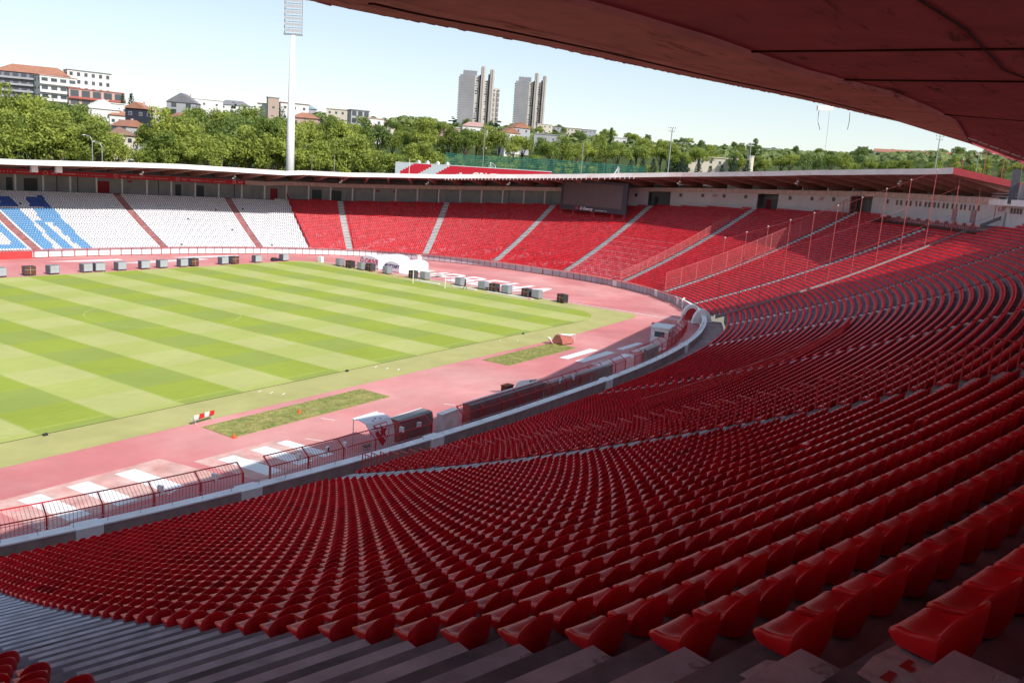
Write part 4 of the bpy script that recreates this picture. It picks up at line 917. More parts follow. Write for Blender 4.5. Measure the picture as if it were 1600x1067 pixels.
# goal
e = empty('football_goal', (0, 0, 0.03)); tag(e, 'white football goal with a thin net on the far goal line', 'goal')
for s_ in (-1, 1):
    b = MB(); b.tube([(0, s_*3.66, 0), (0, s_*3.66, 2.44)], .075, 8); b.build('goalpost', WHITE, e)
    b = MB(); b.tube([(0, s_*3.66, 2.44), (1.2, s_*3.66, 2.3), (2.0, s_*3.66, 0)], .03, 5); b.build('side_stay', GREYM, e)
b = MB(); b.tube([(0, -3.66, 2.44), (0, 3.66, 2.44)], .065, 8); b.build('crossbar', WHITE, e)
b = MB()
for y in np.arange(-3.6, 3.7, .3): b.tube([(0, y, 2.44), (1.2, y, 2.3), (2.0, y, 0)], .006, 3)
for k in range(10): f = k/9; b.tube([(1.2+.8*f, -3.66, 2.3*(1-f)), (1.2+.8*f, 3.66, 2.3*(1-f))], .006, 3)
b.build('net', WHITE, e)
b = MB(); b.box((0, 0, .06), (.5, 5.5, .12)); o = b.build('ground_pad', WHITE, None, (3.6, 3.2, 0.02)); tag(o, 'white pad lying on the ground behind the goal', 'pad')
b = MB(); b.box((0, 0, .06), (.5, 5.5, .12)); o = b.build('ground_pad', WHITE, None, (4.0, -4.8, 0.02)); tag(o, 'white strip lying right of the goal behind the line', 'pad')
b = MB(); b.box((0, 0, .05), (.5, 9.5, .1)); o = b.build('ground_pad', WHITEW, None, (4.3, -14.5, 0.02)); tag(o, 'long pale strip lying behind the goal line to the right', 'pad')
b = MB()
for k in range(14): b.box((4.6+rng.uniform(-.5, .5), rng.uniform(9, 19), .05), (rng.uniform(.2, .9), rng.uniform(.1, .5), .08), rz=rng.uniform(0, 3))
tag(b.build('loose_kit', mat('mixed_kit', (.55, .2, .15), .8)), 'small items scattered on the ground left of the goal', 'equipment', kind='stuff')
b = MB()
for k in range(8): b.box((4.6+rng.uniform(-.5, .5), rng.uniform(-19.5, -17.8), .05), (rng.uniform(.2, .9), rng.uniform(.1, .5), .08), rz=rng.uniform(0, 3))
tag(b.build('loose_kit', ORANGE), 'orange items on the ground beside the flight cases right of the goal', 'equipment', kind='stuff')
# inflatable tunnels
def tunnel(x, y0, y1, L, h, label, text, tc):
    e = empty('inflatable_tunnel', (x, (y0+y1)/2, 0)); tag(e, label, 'tent'); w = y0-y1; b = MB(); n = 12; nx = 8; vs = []; fs = []
    for j in range(nx+1):
        for i in range(n+1):
            a = math.pi*i/n; bul = 1+0.05*abs(math.sin(j*math.pi*0.5)); vs.append((L*j/nx, -w/2*math.cos(a)*bul, h*0.55+h*0.45*math.sin(a)*bul if 0 < i < n else 0.0))
    for j in range(nx):
        for i in range(n): k = j*(n+1)+i; fs.append((k, k+1, k+n+2, k+n+1))
    fs.append(tuple(nx*(n+1)+i for i in range(n+1))); b.add(vs, fs); b.build('fabric_shell', PLASTIC, e, smooth=True)
    b = MB(); p = [(-.05, w/2, h*.05), (-.05, w/2, h*.62), (-.05, w*.25, h*.93), (-.05, 0, h*1.0), (-.05, -w*.25, h*.93), (-.05, -w/2, h*.62), (-.05, -w/2, h*.05)]; m_ = len(p)
    b.add(p+[(-.11, q[1], q[2]) for q in p], [tuple(range(m_)), tuple(range(2*m_-1, m_-1, -1))]+[(i, m_+i, m_+(i+1) % m_, (i+1) % m_) for i in range(m_)]); b.build('front_banner', mat('banner_lilac_white', (.80, .76, .84), .7), e)
    text_mesh('lettering', text, h*.55 if h > 2.3 else h*.42, tc, e, M=frame_matrix((-.13, 0, h*.55), (0, -1, 0), (0, 0, 1)), shear=.25, bold=.03)
    return e
tunnel(9, 25.5, 20.2, 9.5, 2.4, 'larger white inflatable tunnel with red lettering on its front behind the goal line', 'G·DRIVE', mat('red_print', (.6, .03, .06), .6))
tunnel(9, 18.7, 14.8, 9.0, 2.0, 'smaller white inflatable tunnel with dark blue lettering behind the goal line', 'MOZZART', mat('navy_print', (.06, .03, .15), .6))
b = MB(); b.box((0, 0, .55), (.7, 1.0, 1.1)); b.box((0, 0, 1.15), (.5, .7, .12)); b.tube([(-.3, -.4, .08), (.3, -.4, .08)], .1, 8); o = b.build('white_trolley', WHITE, None, (6.2, 33.6, 0.01)); tag(o, 'small white trolley at the far corner of the pitch', 'trolley')
b = MB(); b.box((0, 0, .3), (1.6, .7, .5)); b.box((-.3, 0, .6), (.8, .6, .2)); o = b.build('covered_mower', BLACKM, None, (-1.6, 38.4, 0.01)); tag(o, 'low black covered machine beside the last case on the far touchline', 'equipment')
# person walking beside the goal
pv = [(0, 0, .98), (0, 0, 1.22), (0, 0.0, 1.46), (0, 0, 1.56), (0.02, 0, 1.72), (0, .10, .92), (.16, .11, .50), (.20, .11, .09), (.32, .11, .05), (0, -.10, .92), (-.12, -.11, .48), (-.30, -.11, .10), (-.19, -.11, .04), (0, .20, 1.42), (-.08, .25, 1.15), (.06, .25, .92), (0, -.20, 1.42), (.12, -.25, 1.16), (.26, -.23, .96)]
pe = [(0, 1), (1, 2), (2, 3), (3, 4), (0, 5), (5, 6), (6, 7), (7, 8), (0, 9), (9, 10), (10, 11), (11, 12), (2, 13), (13, 14), (14, 15), (2, 16), (16, 17), (17, 18)]
pr = [.14, .14, .13, .06, .105, .09, .065, .05, .04, .09, .065, .05, .04, .07, .05, .035, .07, .05, .035]
me = bpy.data.meshes.new('person'); me.from_pydata(pv, pe, []); me.materials.append(mat('dark_clothing', (.03, .03, .035), .8)); pers = link('person', me, None, (2.6, -6.1, 0.03), math.radians(-70))
sk = pers.modifiers.new('skin', 'SKIN'); 
me.skin_vertices[0].data[0].use_root = True
for v, r in zip(me.skin_vertices[0].data, pr): v.radius = (r, r)
pers.modifiers.new('sub', 'SUBSURF').levels = 2; pers.modifiers['sub'].render_levels = 2
b = MB(); b.tube([(0.02, 0, 1.63), (0.02, 0, 1.68), (.02, 0, 1.76), (.02, 0, 1.82)], [.085, .108, .105, .05], 10); b.build('hair', mat('dark_hair', (.03, .02, .015), .8), pers); tag(pers, 'person in dark clothes walking right of the white football goal', 'person')
# seats bench on the near track
e = empty('substitute_seats', (-76.6, -40.2, 0.006), R_(8)); tag(e, 'row of four white and red shell seats on thin legs beside the grass strip', 'bench')
b = MB(); b.box((0, 0, .38), (2.2, .06, .05)); b.build('frame', STEEL, e)
for k in range(4):
    bb = MB(); x = -.8+k*.53; vs = []; fs = []
    for j in range(7):
        for i in range(5):
            u = -1+i*.5; a = j/6; yy = .22-.42*min(a*1.6, 1)-.05*max(0, a-.6); zz = .42+.02*u*u+(0 if a < .55 else (a-.55)*.9); vs.append((x+u*.22, yy+.05*u*u*(a > .5), zz))
    for j in range(6):
        for i in range(4): q = j*5+i; fs.append((q, q+1, q+6, q+5))
    nv_ = len(vs); vs += [(p[0], p[1]-.02, p[2]-.03) for p in vs]; fs += [tuple(nv_+i for i in f[::-1]) for f in fs[:]]
    bb.add(vs, fs); bb.build('seat_shell', [WHITE, mat('seat_red', (.6, .03, .03), .4)][k % 2], e)
for x in (-.85, .85):
    b = MB(); b.tube([(x, -.2, 0), (x, 0, .38), (x, .2, 0)], .02, 5); b.build('leg', STEEL, e)
# team shelters
def shelter(x, y, rz, L, label, name='team_shelter', crest=False, skin=None, ends=None, D=1.5, H=2.25, n_pan=1):
    e = empty(name, (x, y, 0.0), rz); tag(e, label, 'shelter'); prof_ = [(-D*.5, 0.15), (-D*.5, H*.45), (-D*.42, H*.72), (-D*.2, H*.93), (D*.12, H*1.0), (D*.5, H*.97)] if name == 'crest_shelter' else [(-D*.5, 0.15), (-D*.5, H*.6), (-D*.47, H*.82), (-D*.40, H*.95), (-D*.2, H*1.0), (D*.5, H*1.0)]
    for k in range(n_pan):
        b = MB(); x0, x1 = -L/2+L*k/n_pan+.02, -L/2+L*(k+1)/n_pan-.02; vs = [(xx, p[0], p[1]) for xx in (x0, x1) for p in prof_]+[(xx, p[0]+.03, p[1]-.03) for xx in (x0, x1) for p in prof_]; m_ = len(prof_)
        b.add(vs, [(i, i+1, m_+i+1, m_+i) for i in range(m_-1)]+[(2*m_+i, 3*m_+i, 3*m_+i+1, 2*m_+i+1) for i in range(m_-1)]+[(0, m_, 3*m_, 2*m_), (m_-1, 3*m_-1, 4*m_-1, 2*m_-1)]); b.build('roof_panel', skin, e)
    for s_ in (-1, 1):
        if ends:
            b = MB(); vs = [(s_*L/2, p[0], p[1]) for p in prof_]+[(s_*L/2, D*.2, .15)]; vs += [(v[0]-s_*.04, v[1], v[2]) for v in vs]; m_ = len(prof_)+1; b.add(vs, [tuple(range(m_)), tuple(range(2*m_-1, m_-1, -1))]); b.build('end_panel', ends, e)
        b = MB(); b.tube([(s_*(L/2-.05), D*.48, 0), (s_*(L/2-.05), D*.48, H*.97)], .03, 5); b.build('post', GREYM, e)
    b = MB(); b.prism((-L/2, D*.5, H*.985), (L/2, D*.5, H*.985), (0, 0, 1), .12, .06); b.build('front_lip', WHITE, e)
    b = MB(); b.box((0, -.15, .42), (L-.3, .4, .08)); b.build('bench_seat', BLACKM, e); b = MB()
    for k in range(max(2, int(L/1.5))): b.box((-L/2+.3+k*(L-.6)/max(1, int(L/1.5)-1), -.15, .2), (.06, .3, .38))
    b.build('bench_leg', GREYM, e)
    return e
SKG2 = mat('grey_polycarbonate', (.30, .25, .24), .35, .4, var=.2, scale=.8); SKW = mat('white_curved_sheet', (.74, .76, .80), .5, .4); SKG = mat('smoky_polycarbonate', (.15, .13, .13), .3, .5, var=.2, scale=.8); ENDB = mat('brown_tinted_end', (.30, .07, .06), .4, .5, var=.2, scale=2)
cs = shelter(-71.6, -53.4, R_(2), 2.7, 'white curved shelter with the red star crest on its back behind the barred fence', 'crest_shelter', skin=SKW, H=2.35, D=1.8)
def star(cx, cz, r, rot=0): return [(cx+(r if k % 2 == 0 else r*.42)*math.sin(rot+k*math.pi/5), cz+(r if k % 2 == 0 else r*.42)*math.cos(rot+k*math.pi/5)) for k in range(10)]
def decal(poly, m, lift, name, D=1.8, H=2.35):
    """flat print following the curved back of the shelter: u across, w = height along the skin"""
    P_ = np.array([(-D*.5, 0.15), (-D*.5, H*.45), (-D*.42, H*.72), (-D*.2, H*.93), (D*.12, H*1.0), (D*.5, H*.97)]); sg = np.r_[0, np.cumsum(np.hypot(*np.diff(P_, axis=0).T))]
    def pt(u, w): return (-u, np.interp(w, sg, P_[:, 0])-lift, np.interp(w, sg, P_[:, 1])+lift)
    bb = MB(); n = len(poly); c = np.mean(poly, axis=0); vs = [pt(*c)]; fs = []
    dens = []
    for k in range(n):
        a, d = np.array(poly[k]), np.array(poly[(k+1) % n]); 
        for f in np.linspace(0, 1, 5)[:-1]: dens.append(a*(1-f)+d*f)
    rings = [1.0, .66, .33]; idx = []
    for rgi in rings:
        idx.append([len(vs)+i for i in range(len(dens))]); vs += [pt(*(c+(q-c)*rgi)) for q in dens]
    m_ = len(dens)
    for r0, r1 in zip(idx[:-1], idx[1:]): fs += [(r0[i], r0[(i+1) % m_], r1[(i+1) % m_], r1[i]) for i in range(m_)]
    fs += [(idx[-1][i], idx[-1][(i+1) % m_], 0) for i in range(m_)]
    bb.add(vs, fs); bb.build(name, m, cs)
CRR = mat('crest_red', (.50, .02, .04), .5); CRW = mat('crest_white', (.78, .78, .80), .5)
shield = [(-.75, 1.95), (.75, 1.95), (.78, 1.3), (.6, .85), (.3, .5), (0, .22), (-.3, .5), (-.6, .85), (-.78, 1.3)]
decal(shield, CRR, .006, 'crest_shield'); decal([(-.68, 1.88), (.60, 1.88), (.05, .9), (-.30, .62), (-.55, .92), (-.70, 1.3)], CRW, .010, 'crest_field')
decal(star(0, 1.28, .62), CRR, .016, 'crest_star')
for u, w in ((-.42, 2.35), (0, 2.5), (.42, 2.35)): decal(star(u, w, .15), CRR, .006, 'small_star')
decal([(.12, 1.45), (.5, 1.6), (.5, 1.52), (.3, 1.15), (.22, 1.15), (.38, 1.48), (.14, 1.38)], CRW, .022, 'crest_figure')
shelter(-67.7, -53.7, R_(2), 4.0, 'short grey see-through shelter with a rusty brown end beside the crest shelter', skin=SKG, ends=ENDB, n_pan=2, H=1.85, D=1.2)
shelter(-56.0, -54.6, R_(0), 11.6, 'nearer half of the long grey team shelter with a brown domed end', skin=SKG, ends=ENDB, n_pan=5, H=1.75, D=0.8)
shelter(-43.2, -55.0, R_(-1), 13.0, 'farther half of the long grey team shelter behind the red fence', skin=SKG2, ends=SKG2, n_pan=6, H=1.6, D=0.5)
shelter(-24.8, -54.2, R_(5), 4.2, 'small grey shelter by the white striped track markings', skin=SKG2, ends=SKG2, n_pan=2, H=1.7, D=0.8)
b = MB(); b.box((0, 0, .8), (2.3, .5, 1.6)); b.box((0, 0, 1.63), (2.4, .6, .06)); o = b.build('white_cabinet', WHITEW, None, (-64.3, -54.6, 0.0), R_(4)); tag(o, 'plain white cabinet between the two shelters by the barred fence', 'cabinet')
b = MB(); b.box((0, 0, .8), (1.0, .7, 1.6)); b.box((0, 0, 1.63), (1.1, .8, .06)); o = b.build('dark_box', BROWN, None, (-53.4, -53.0, 0.0)); tag(o, 'small dark brown box on the track behind the long shelter', 'box')
e = empty('tipped_goal', (-49.5, -52.6, 0.0), R_(12)); tag(e, 'white tilted cover lying on the track behind the long grey shelter', 'cover')
b = MB(); b.add([(-1.4, -.9, 0), (1.2, -.9, 0), (1.4, .9, 0), (-1.2, .9, 0), (-1.0, -.7, 1.7), (.6, -.8, 1.5), (.7, .7, 1.1), (-.9, .6, 1.4)], [(0, 3, 2, 1), (4, 5, 6, 7), (0, 1, 5, 4), (1, 2, 6, 5), (2, 3, 7, 6), (3, 0, 4, 7)]); b.build('cover_sheet', WHITEW, e)
b = MB(); b.prism((-1.45, -.95, 0), (-1.02, -.75, 1.7), (1, 0, 0), .07, .07); b.prism((-.9, -.95, 0), (-1.02, -.75, 1.7), (1, 0, 0), .07, .07); b.build('frame_leg', BROWN, e)
# overturned shelter
e = empty('overturned_shelter', (-24.6, -42.2, 0.0), R_(-6)); tag(e, 'overturned shelter with a rusty brown curved side beside the farther grass strip', 'shelter')
b = MB(); n = 8
vs = [(x, -.9+1.8*k/n, .15+1.15*math.sin(math.pi*k/n)**.7*(1-.35*(x > 0))) for x in (-1.3, 1.2) for k in range(n+1)]; b.add(vs, [(k, k+1, n+2+k, n+1+k) for k in range(n)]+[tuple(range(n, -1, -1)), tuple(n+1+k for k in range(n+1))]); b.build('curved_side', mat('rusty_sheet', (.38, .13, .10), .6, .3, var=.2, scale=2), e)
b = MB(); b.add([(.2, -.2, .9), (2.6, .1, 1.0), (2.5, 1.3, .7), (.4, 1.1, 1.1), (.2, -.2, .82), (2.6, .1, .92), (2.5, 1.3, .62), (.4, 1.1, 1.02)], [(0, 1, 2, 3), (7, 6, 5, 4), (0, 4, 5, 1), (1, 5, 6, 2), (2, 6, 7, 3), (3, 7, 4, 0)]); b.tube([(2.6, .1, .95), (2.6, .1, 0)], .03, 5); b.tube([(2.5, 1.3, .65), (2.5, 1.3, 0)], .03, 5); b.build('white_roof_sheet', WHITE, e)
b = MB()
for k in range(6): b.prism((-1.6+.1*k, .3+.12*k, .0), (-2.2+.25*k, .9+.1*k, 1.0-.08*k), (0, 0, 1), .12, .05)
b.build('striped_board', [WHITE, REDP][0], e); b = MB()
for k in range(5): b.prism((-1.7+.1*k, .2+.12*k, .0), (-2.4+.25*k, .7+.1*k, .7-.06*k), (0, 0, 1), .09, .05)
b.build('red_board', REDP, e)
# white hut near the end of the fence
e = empty('white_hut', (-13.2, -50.6, 0.0), R_(12)); tag(e, 'small white booth on the shaded track near the end of the fence', 'booth')
b = MB(); b.box((0, 0, 1.15), (3.4, 2.3, 2.3)); b.build('body', WHITEW, e); b = MB(); b.box((0, 0, 2.36), (3.7, 2.6, .12)); b.build('roof', WHITE, e)
b = MB(); b.box((-.9, -1.16, 1.5), (1.1, .03, .7)); b.build('window', GLASS, e); b = MB(); b.box((1.0, -1.16, 1.0), (.7, .03, 1.8)); b.build('door', DOORL, e)
b = MB(); b.box((-1.71, 0, 1.5), (.03, 1.3, .7)); b.build('window', GLASS, e)
for k, (x, y) in enumerate(((-7.6, -50.0), (-4.2, -48.8))):
    e = empty('folded_barrier', (x, y, 0), R_(20+30*k)); b = MB()
    b.tube([(-1.2, 0, .1), (-1.2, 0, 1.1), (1.2, 0, 1.3), (1.2, 0, .1)], .03, 5); b.tube([(-1.2, 0, .5), (1.2, 0, .6)], .02, 5); b.build('frame', mat('pinkish_pipe', (.5, .3, .3), .5), e)
    b = MB(); b.tube([(-1, -.4, 0), (-1, .4, 0)], .03, 5); b.tube([(1, -.4, 0), (1, .4, 0)], .03, 5); b.build('foot', STEEL, e)
    tag(e, ['metal barrier standing on the shaded track next to the white booth', 'metal barrier farther right beside the white machine by the fence end'][k], 'barrier')
e = empty('white_machine', (-1.2, -48.4, 0)); tag(e, 'white bulky machine with a pale box on a post near the curved gate', 'machine')
b = MB(); b.tube([(-.6, 0, .5), (0, 0, .55), (.8, 0, .5)], [.45, .6, .4], 10); b.tube([(0, .2, 1.2), (.5, .2, 1.3)], [.5, .4], 10); b.build('drum', WHITEW, e); b = MB(); b.tube([(1.2, .6, 0), (1.2, .6, 3.6)], .06, 6); b.build('post', WHITE, e); b = MB(); b.box((1.2, .6, 4.0), (2.2, .25, 1.1), rz=.3); b.build('pale_board', WHITEW, e)
# red and white arched tunnel mouth in the wall
e = empty('players_gate'); tag(e, 'white and red half-round gate where the near wall meets the curved fence', 'gate')
for k, (t, m, off) in enumerate(((-50.2, WHITE, -1.2), (-53.4, WHITEW, .2))):
    c, n = curve(t); p = bp(t, off, 0); b = MB(); nn_ = 12; vs = []; 
    for r in (1.0, 0.78):
        for i in range(nn_+1): a = math.pi*i/nn_; vs.append((p[0]+.62*math.cos(a)*1.5*r, p[1]-.78*math.cos(a)*1.5*r,   .1+2.3*math.sin(a)*r))
    vs2 = [(v[0]+.78*.8, v[1]+.62*.8, v[2]) for v in vs]; o_ = nn_+1; N2 = 2*o_
    b.add(vs+vs2, [(i, i+1, o_+i+1, o_+i) for i in range(nn_)]+[(N2+i, N2+o_+i, N2+o_+i+1, N2+i+1) for i in range(nn_)]+[(i, N2+i, N2+i+1, i+1) for i in range(nn_)]); b.build('arch', m, e)
    b = MB(); b.add([vs[o_+i] for i in range(nn_+1)]+[(vs[o_+i][0]+.78*.6, vs[o_+i][1]+.62*.6, vs[o_+i][2]) for i in range(nn_+1)], [tuple(range(nn_+1)), tuple(range(2*nn_+1, nn_, -1))]); b.build('arch_infill', [REDP, WHITEW][k], e)
for k, (x, y, c_) in enumerate(((-77.3, -44.8, ORANGE), (-69.5, -43.2, ORANGE), (4.5, -44.2, mat('yellow_plastic', (.7, .4, .02), .6)))):
    b = MB(); b.tube([(0, 0, 0), (0, 0, .35)], [.14, .03], 8); b.box((0, 0, .02), (.34, .34, .04)); o = b.build('marker_cone', c_, None, (x, y, .01)); tag(o, ['red orange cone at the corner of the nearer grass strip', 'red orange cone lying in the middle of the nearer grass strip', 'yellow marker on the shaded track by the curved fence'][k], 'cone')
for k, (x, y) in enumerate(((-86.3, -35.6), (-56.3, -35.6), (-23.8, -35.6))):
    b = MB(); b.box((0, 0, .08), (.3, .2, .14)); b.tube([(-.06, 0, .12), (.06, 0, .2)], .04, 6); o = b.build('sprinkler', BLACKM, None, (x, y, .02)); tag(o, ['small black sprinkler on the turf edge at the far left', 'small black sprinkler on the turf edge near the middle', 'small black sprinkler on the turf edge near the right corner'][k], 'sprinkler')

# ------------------------------------------------------------------ floodlight mast and poles
def at(px, py, dist):
    d = CF*FL+CR*(px-800)-CU*(py-533.5); d = d/np.hypot(d[0], d[1]); return CAM+d*dist
mx, my, _ = at(453, 268, 240); MH = at(457, 56, 240)[2]-9
e = empty('floodlight_mast', (mx, my, 9.0)); tag(e, 'tall white floodlight mast with a lamp panel behind the far stand', 'floodlight')
b = MB(); b.tube([(0, 0, 0), (0, 0, MH*.4), (0, 0, MH)], [1.15, 1.05, .6], 16); b.build('mast', WHITE, e, smooth=True)
fv = np.array([math.cos(YAW), -math.sin(YAW)]); rzp = math.atan2(fv[1], fv[0]); pe_ = empty('lamp_panel', (0, 0, MH+.2), rzp); pe_.parent = e
b = MB(); b.box((0, 0.3, .05), (5.0, .5, .25)); 
for k in range(7): b.box((0, 0.25, .3+k*1.5), (4.6, .12, .12))
for x in (-2.3, 2.3): b.box((x, 0.25, 5), (.16, .16, 10))
o = b.build('panel_frame', GREYM, pe_); o.name = 'panel_frame'
lm = MB(); lm.tube([(0, 0, 0), (0, -.3, -.06)], [.28, .5], 10); lmesh_ = lm.mesh('lamp', mat('lamp_reflector', (.6, .63, .68), .25, .6)); 
for r in range(7):
    for c in range(5): link('lamp', lmesh_, pe_, (-1.8+c*.9, .1, .95+r*1.5+.15))
def pole(px, ptop, pbot, dist, r, label, lamps=0, m=GREYM, name='pole'):
    a_ = at(px, pbot, dist); t_ = at(px, ptop, dist); e = empty(name, (a_[0], a_[1], 8)); H = t_[2]-8
    b = MB(); b.tube([(0, 0, 0), (0, 0, H)], [r, r*.6], 8); b.build('shaft', m, e)
    if lamps:
        b = MB(); b.prism((-1.3*fv[0], -1.3*fv[1], H), (1.3*fv[0], 1.3*fv[1], H), (0, 0, 1), .15, .15); b.prism((-1.0*fv[0], -1.0*fv[1], H-1.1), (1.0*fv[0], 1.0*fv[1], H-1.1), (0, 0, 1), .15, .15); b.build('crossarm', m, e)
        for r_ in range(2):
            for k in range(lamps):
                f = (-1.2+2.4*k/(lamps-1))*(1-.2*r_); bb = MB(); bb.box((f*fv[0], f*fv[1], H-.05-1.1*r_+.25), (.45, .35, .4)); bb.build('lamp', WHITEW, e)
    tag(e, label, 'floodlight' if lamps else 'pole'); return e
pole(1043.5, 200, 268, 300, .28, 'grey training pitch floodlight pole above the roof right of centre', 4)
pole(1168.5, 224, 268, 380, .28, 'grey floodlight pole beside the tall poplar in the distance', 4)
pole(1461, 213, 262, 330, .25, 'grey floodlight pole under the canopy edge at the right', 3)
pole(1525, 238, 268, 420, .2, 'faint distant floodlight pole right of the roof corner', 3)
pole(754, 198, 262, 260, .14, 'thin grey pole in front of the pale towers')
pole(908, 222, 268, 260, .14, 'thin grey pole in front of the trees right of the green net')
pole(20, 206, 246, 240, .12, 'white pole above the far left roof, leftmost', m=WHITE)
pole(65, 211, 248, 240, .12, 'white pole above the far left roof, second from the left', m=WHITE)
pole(122, 240, 268, 245, .1, 'short thin pole behind the far roof by the trees')
pole(347, 228, 268, 245, .1, 'thin grey pole in front of the trees left of the mast')
pole(522, 242, 270, 245, .1, 'thin pole in front of trees right of the mast'); pole(487, 242, 270, 245, .08, 'thinner pole just right of the white mast'); pole(639, 248, 275, 244, .11, 'white pole in front of the red and white striped wall', m=WHITE)
for k, (px, ptop) in enumerate(((137, 212), (152, 222))):
    a_ = at(px+8, 262, 228); t_ = at(px+8, ptop, 228); e = empty('street_lamp', (a_[0], a_[1], 9)); H = t_[2]-9; b = MB(); b.tube([(0, 0, 0), (0, 0, H-1.2), (-.5*fv[0], -.5*fv[1], H-.3), (-1.6*fv[0], -1.6*fv[1], H)], .1, 6); b.build('post', GREYM, e); b = MB(); b.box((-1.9*fv[0], -1.9*fv[1], H), (.8, .4, .15)); b.build('lamp_head', WHITEW, e)
    tag(e, ['curved grey street lamp before the trees at the left', 'second street lamp just right of the curved one'][k], 'street lamp')
# loudspeakers and cameras hanging under the far roof
for k, (t, big) in enumerate(((79.7, 1), (82.0, 1), (70.3, 0), (57.6, 0), (40.0, 0), (25.0, 0), (12, 0), (-9, 0), (-24.5, 0), (-38, 0))):
    n = curve(t)[1]; p = bp(t, Rt(t)-OVf(t)+2.5, ze(t)-.75 if big else ze(t)-1.2); e = empty('loudspeaker' if big else 'roof_camera', p, math.atan2(n[1], n[0])); b = MB()
    if big: b.box((0, 0, 0), (.9, 1.1, 1.2)); b.build('cabinet', WHITE, e); b = MB(); b.box((.6, .3, .1), (.8, .6, .8)); b.build('rear_horn', mat('dark_violet', (.06, .05, .12), .6), e); b = MB(); b.tube([(0, 0, .55), (0, 0, 1.0)], .05, 5); b.build('hanger', GREYM, e)
    else: b.tube([(0, 0, -.8), (0, 0, 1.1)], .04, 5); b.build('stem', GREYM, e); b = MB(); b.box((0, 0, .2), (.4, .3, .3)); b.box((.0, .4, -.2), (.4, .35, .28)); b.build('housing', WHITEW, e)
    tag(e, ['white box loudspeaker under the far left roof, right one', 'white box loudspeaker under the far left roof, left one', 'small camera under the roof above the left red stairway', 'small camera under the roof above the second red stairway', 'small camera under the roof left of the striped wall', 'small camera under the roof below the striped wall', 'small camera under the roof left of the scoreboard', 'small camera under the roof right of the scoreboard', 'small camera under the roof above the tall net', 'small camera under the roof above the row of narrow windows'][k], 'loudspeaker' if big else 'camera')

# ------------------------------------------------------------------ surroundings: terrain
def hor(px): return 270.9+0.0742*(px-800)
_rx = [-600, 0, 120, 200, 300, 420, 520, 620, 720, 850, 950, 1050, 1150, 1300, 1400, 1600, 2000]
_ry = [160, 168, 172, 180, 178, 184, 188, 196, 203, 212, 222, 232, 238, 248, 248, 255, 280]
_rd = [600, 560, 560, 600, 650, 620, 560, 640, 850, 950, 1000, 1100, 1200, 1300, 1400, 1300, 1300]
azc = math.atan2(CF[0], CF[1])
def az_px(x, y):
    a = math.atan2(x-CAM[0], y-CAM[1])-azc; a = (a+math.pi) % (2*math.pi)-math.pi
    if abs(a) > 1.3: return (1 if a > 0 else -1)*4000
    # pixel column at the horizon for this azimuth
    return 800+FL*math.tan(a)/math.cos(PITCH)
def ground(x, y):
    d = math.hypot(x-CAM[0], y-CAM[1]); px = az_px(x, y)
    yr = np.interp(px, _rx, _ry); dr = np.interp(px, _rx, _rd); zr = CAM[2]+(hor(min(max(px, -600), 2000))-yr)/FL*dr-3
    f = (d-270)/(dr-270); f = min(max(f, 0), 1); f = f**0.8
    z = 9+(zr-9)*f
    if d > dr: z -= (d-dr)*0.02
    fade = 1.0 if abs(px) < 2500 else 0.2
    return 9+(z-9)*fade+1.2*math.sin(x*0.021+1)*math.cos(y*0.017)*min(1, max(0, (d-300)/100))
b = MB(); tt = np.arange(-180, 180.1, 2.0); DS = [0, 4, 12, 25, 45, 70, 100, 140, 190, 250, 320, 400, 500, 620, 760, 950, 1200, 1600, 2200, 3200, 5000]
G = []
for t in tt[:-1]:
    c, n = curve(t); row = []
    for d in DS:
        p = c+n*(54+d if (-62 > t or t > 96) else Rt(t)+7.5+d); row.append((p[0], p[1], ground(p[0], p[1]) if d > 0 else 8.5))
    G.append(row)
m_ = len(DS); nT = len(G)
b.add([p for r in G for p in r], [(i*m_+j, ((i+1) % nT)*m_+j, ((i+1) % nT)*m_+j+1, i*m_+j+1) for i in range(nT) for j in range(m_-1)])
struct(b.build('ground', mat('grassy_ground', (0.05, 0.075, 0.02), .95, .1, var=.3, scale=.03, col2=(.09, .10, .04), thr=(.5, .7)), smooth=True))

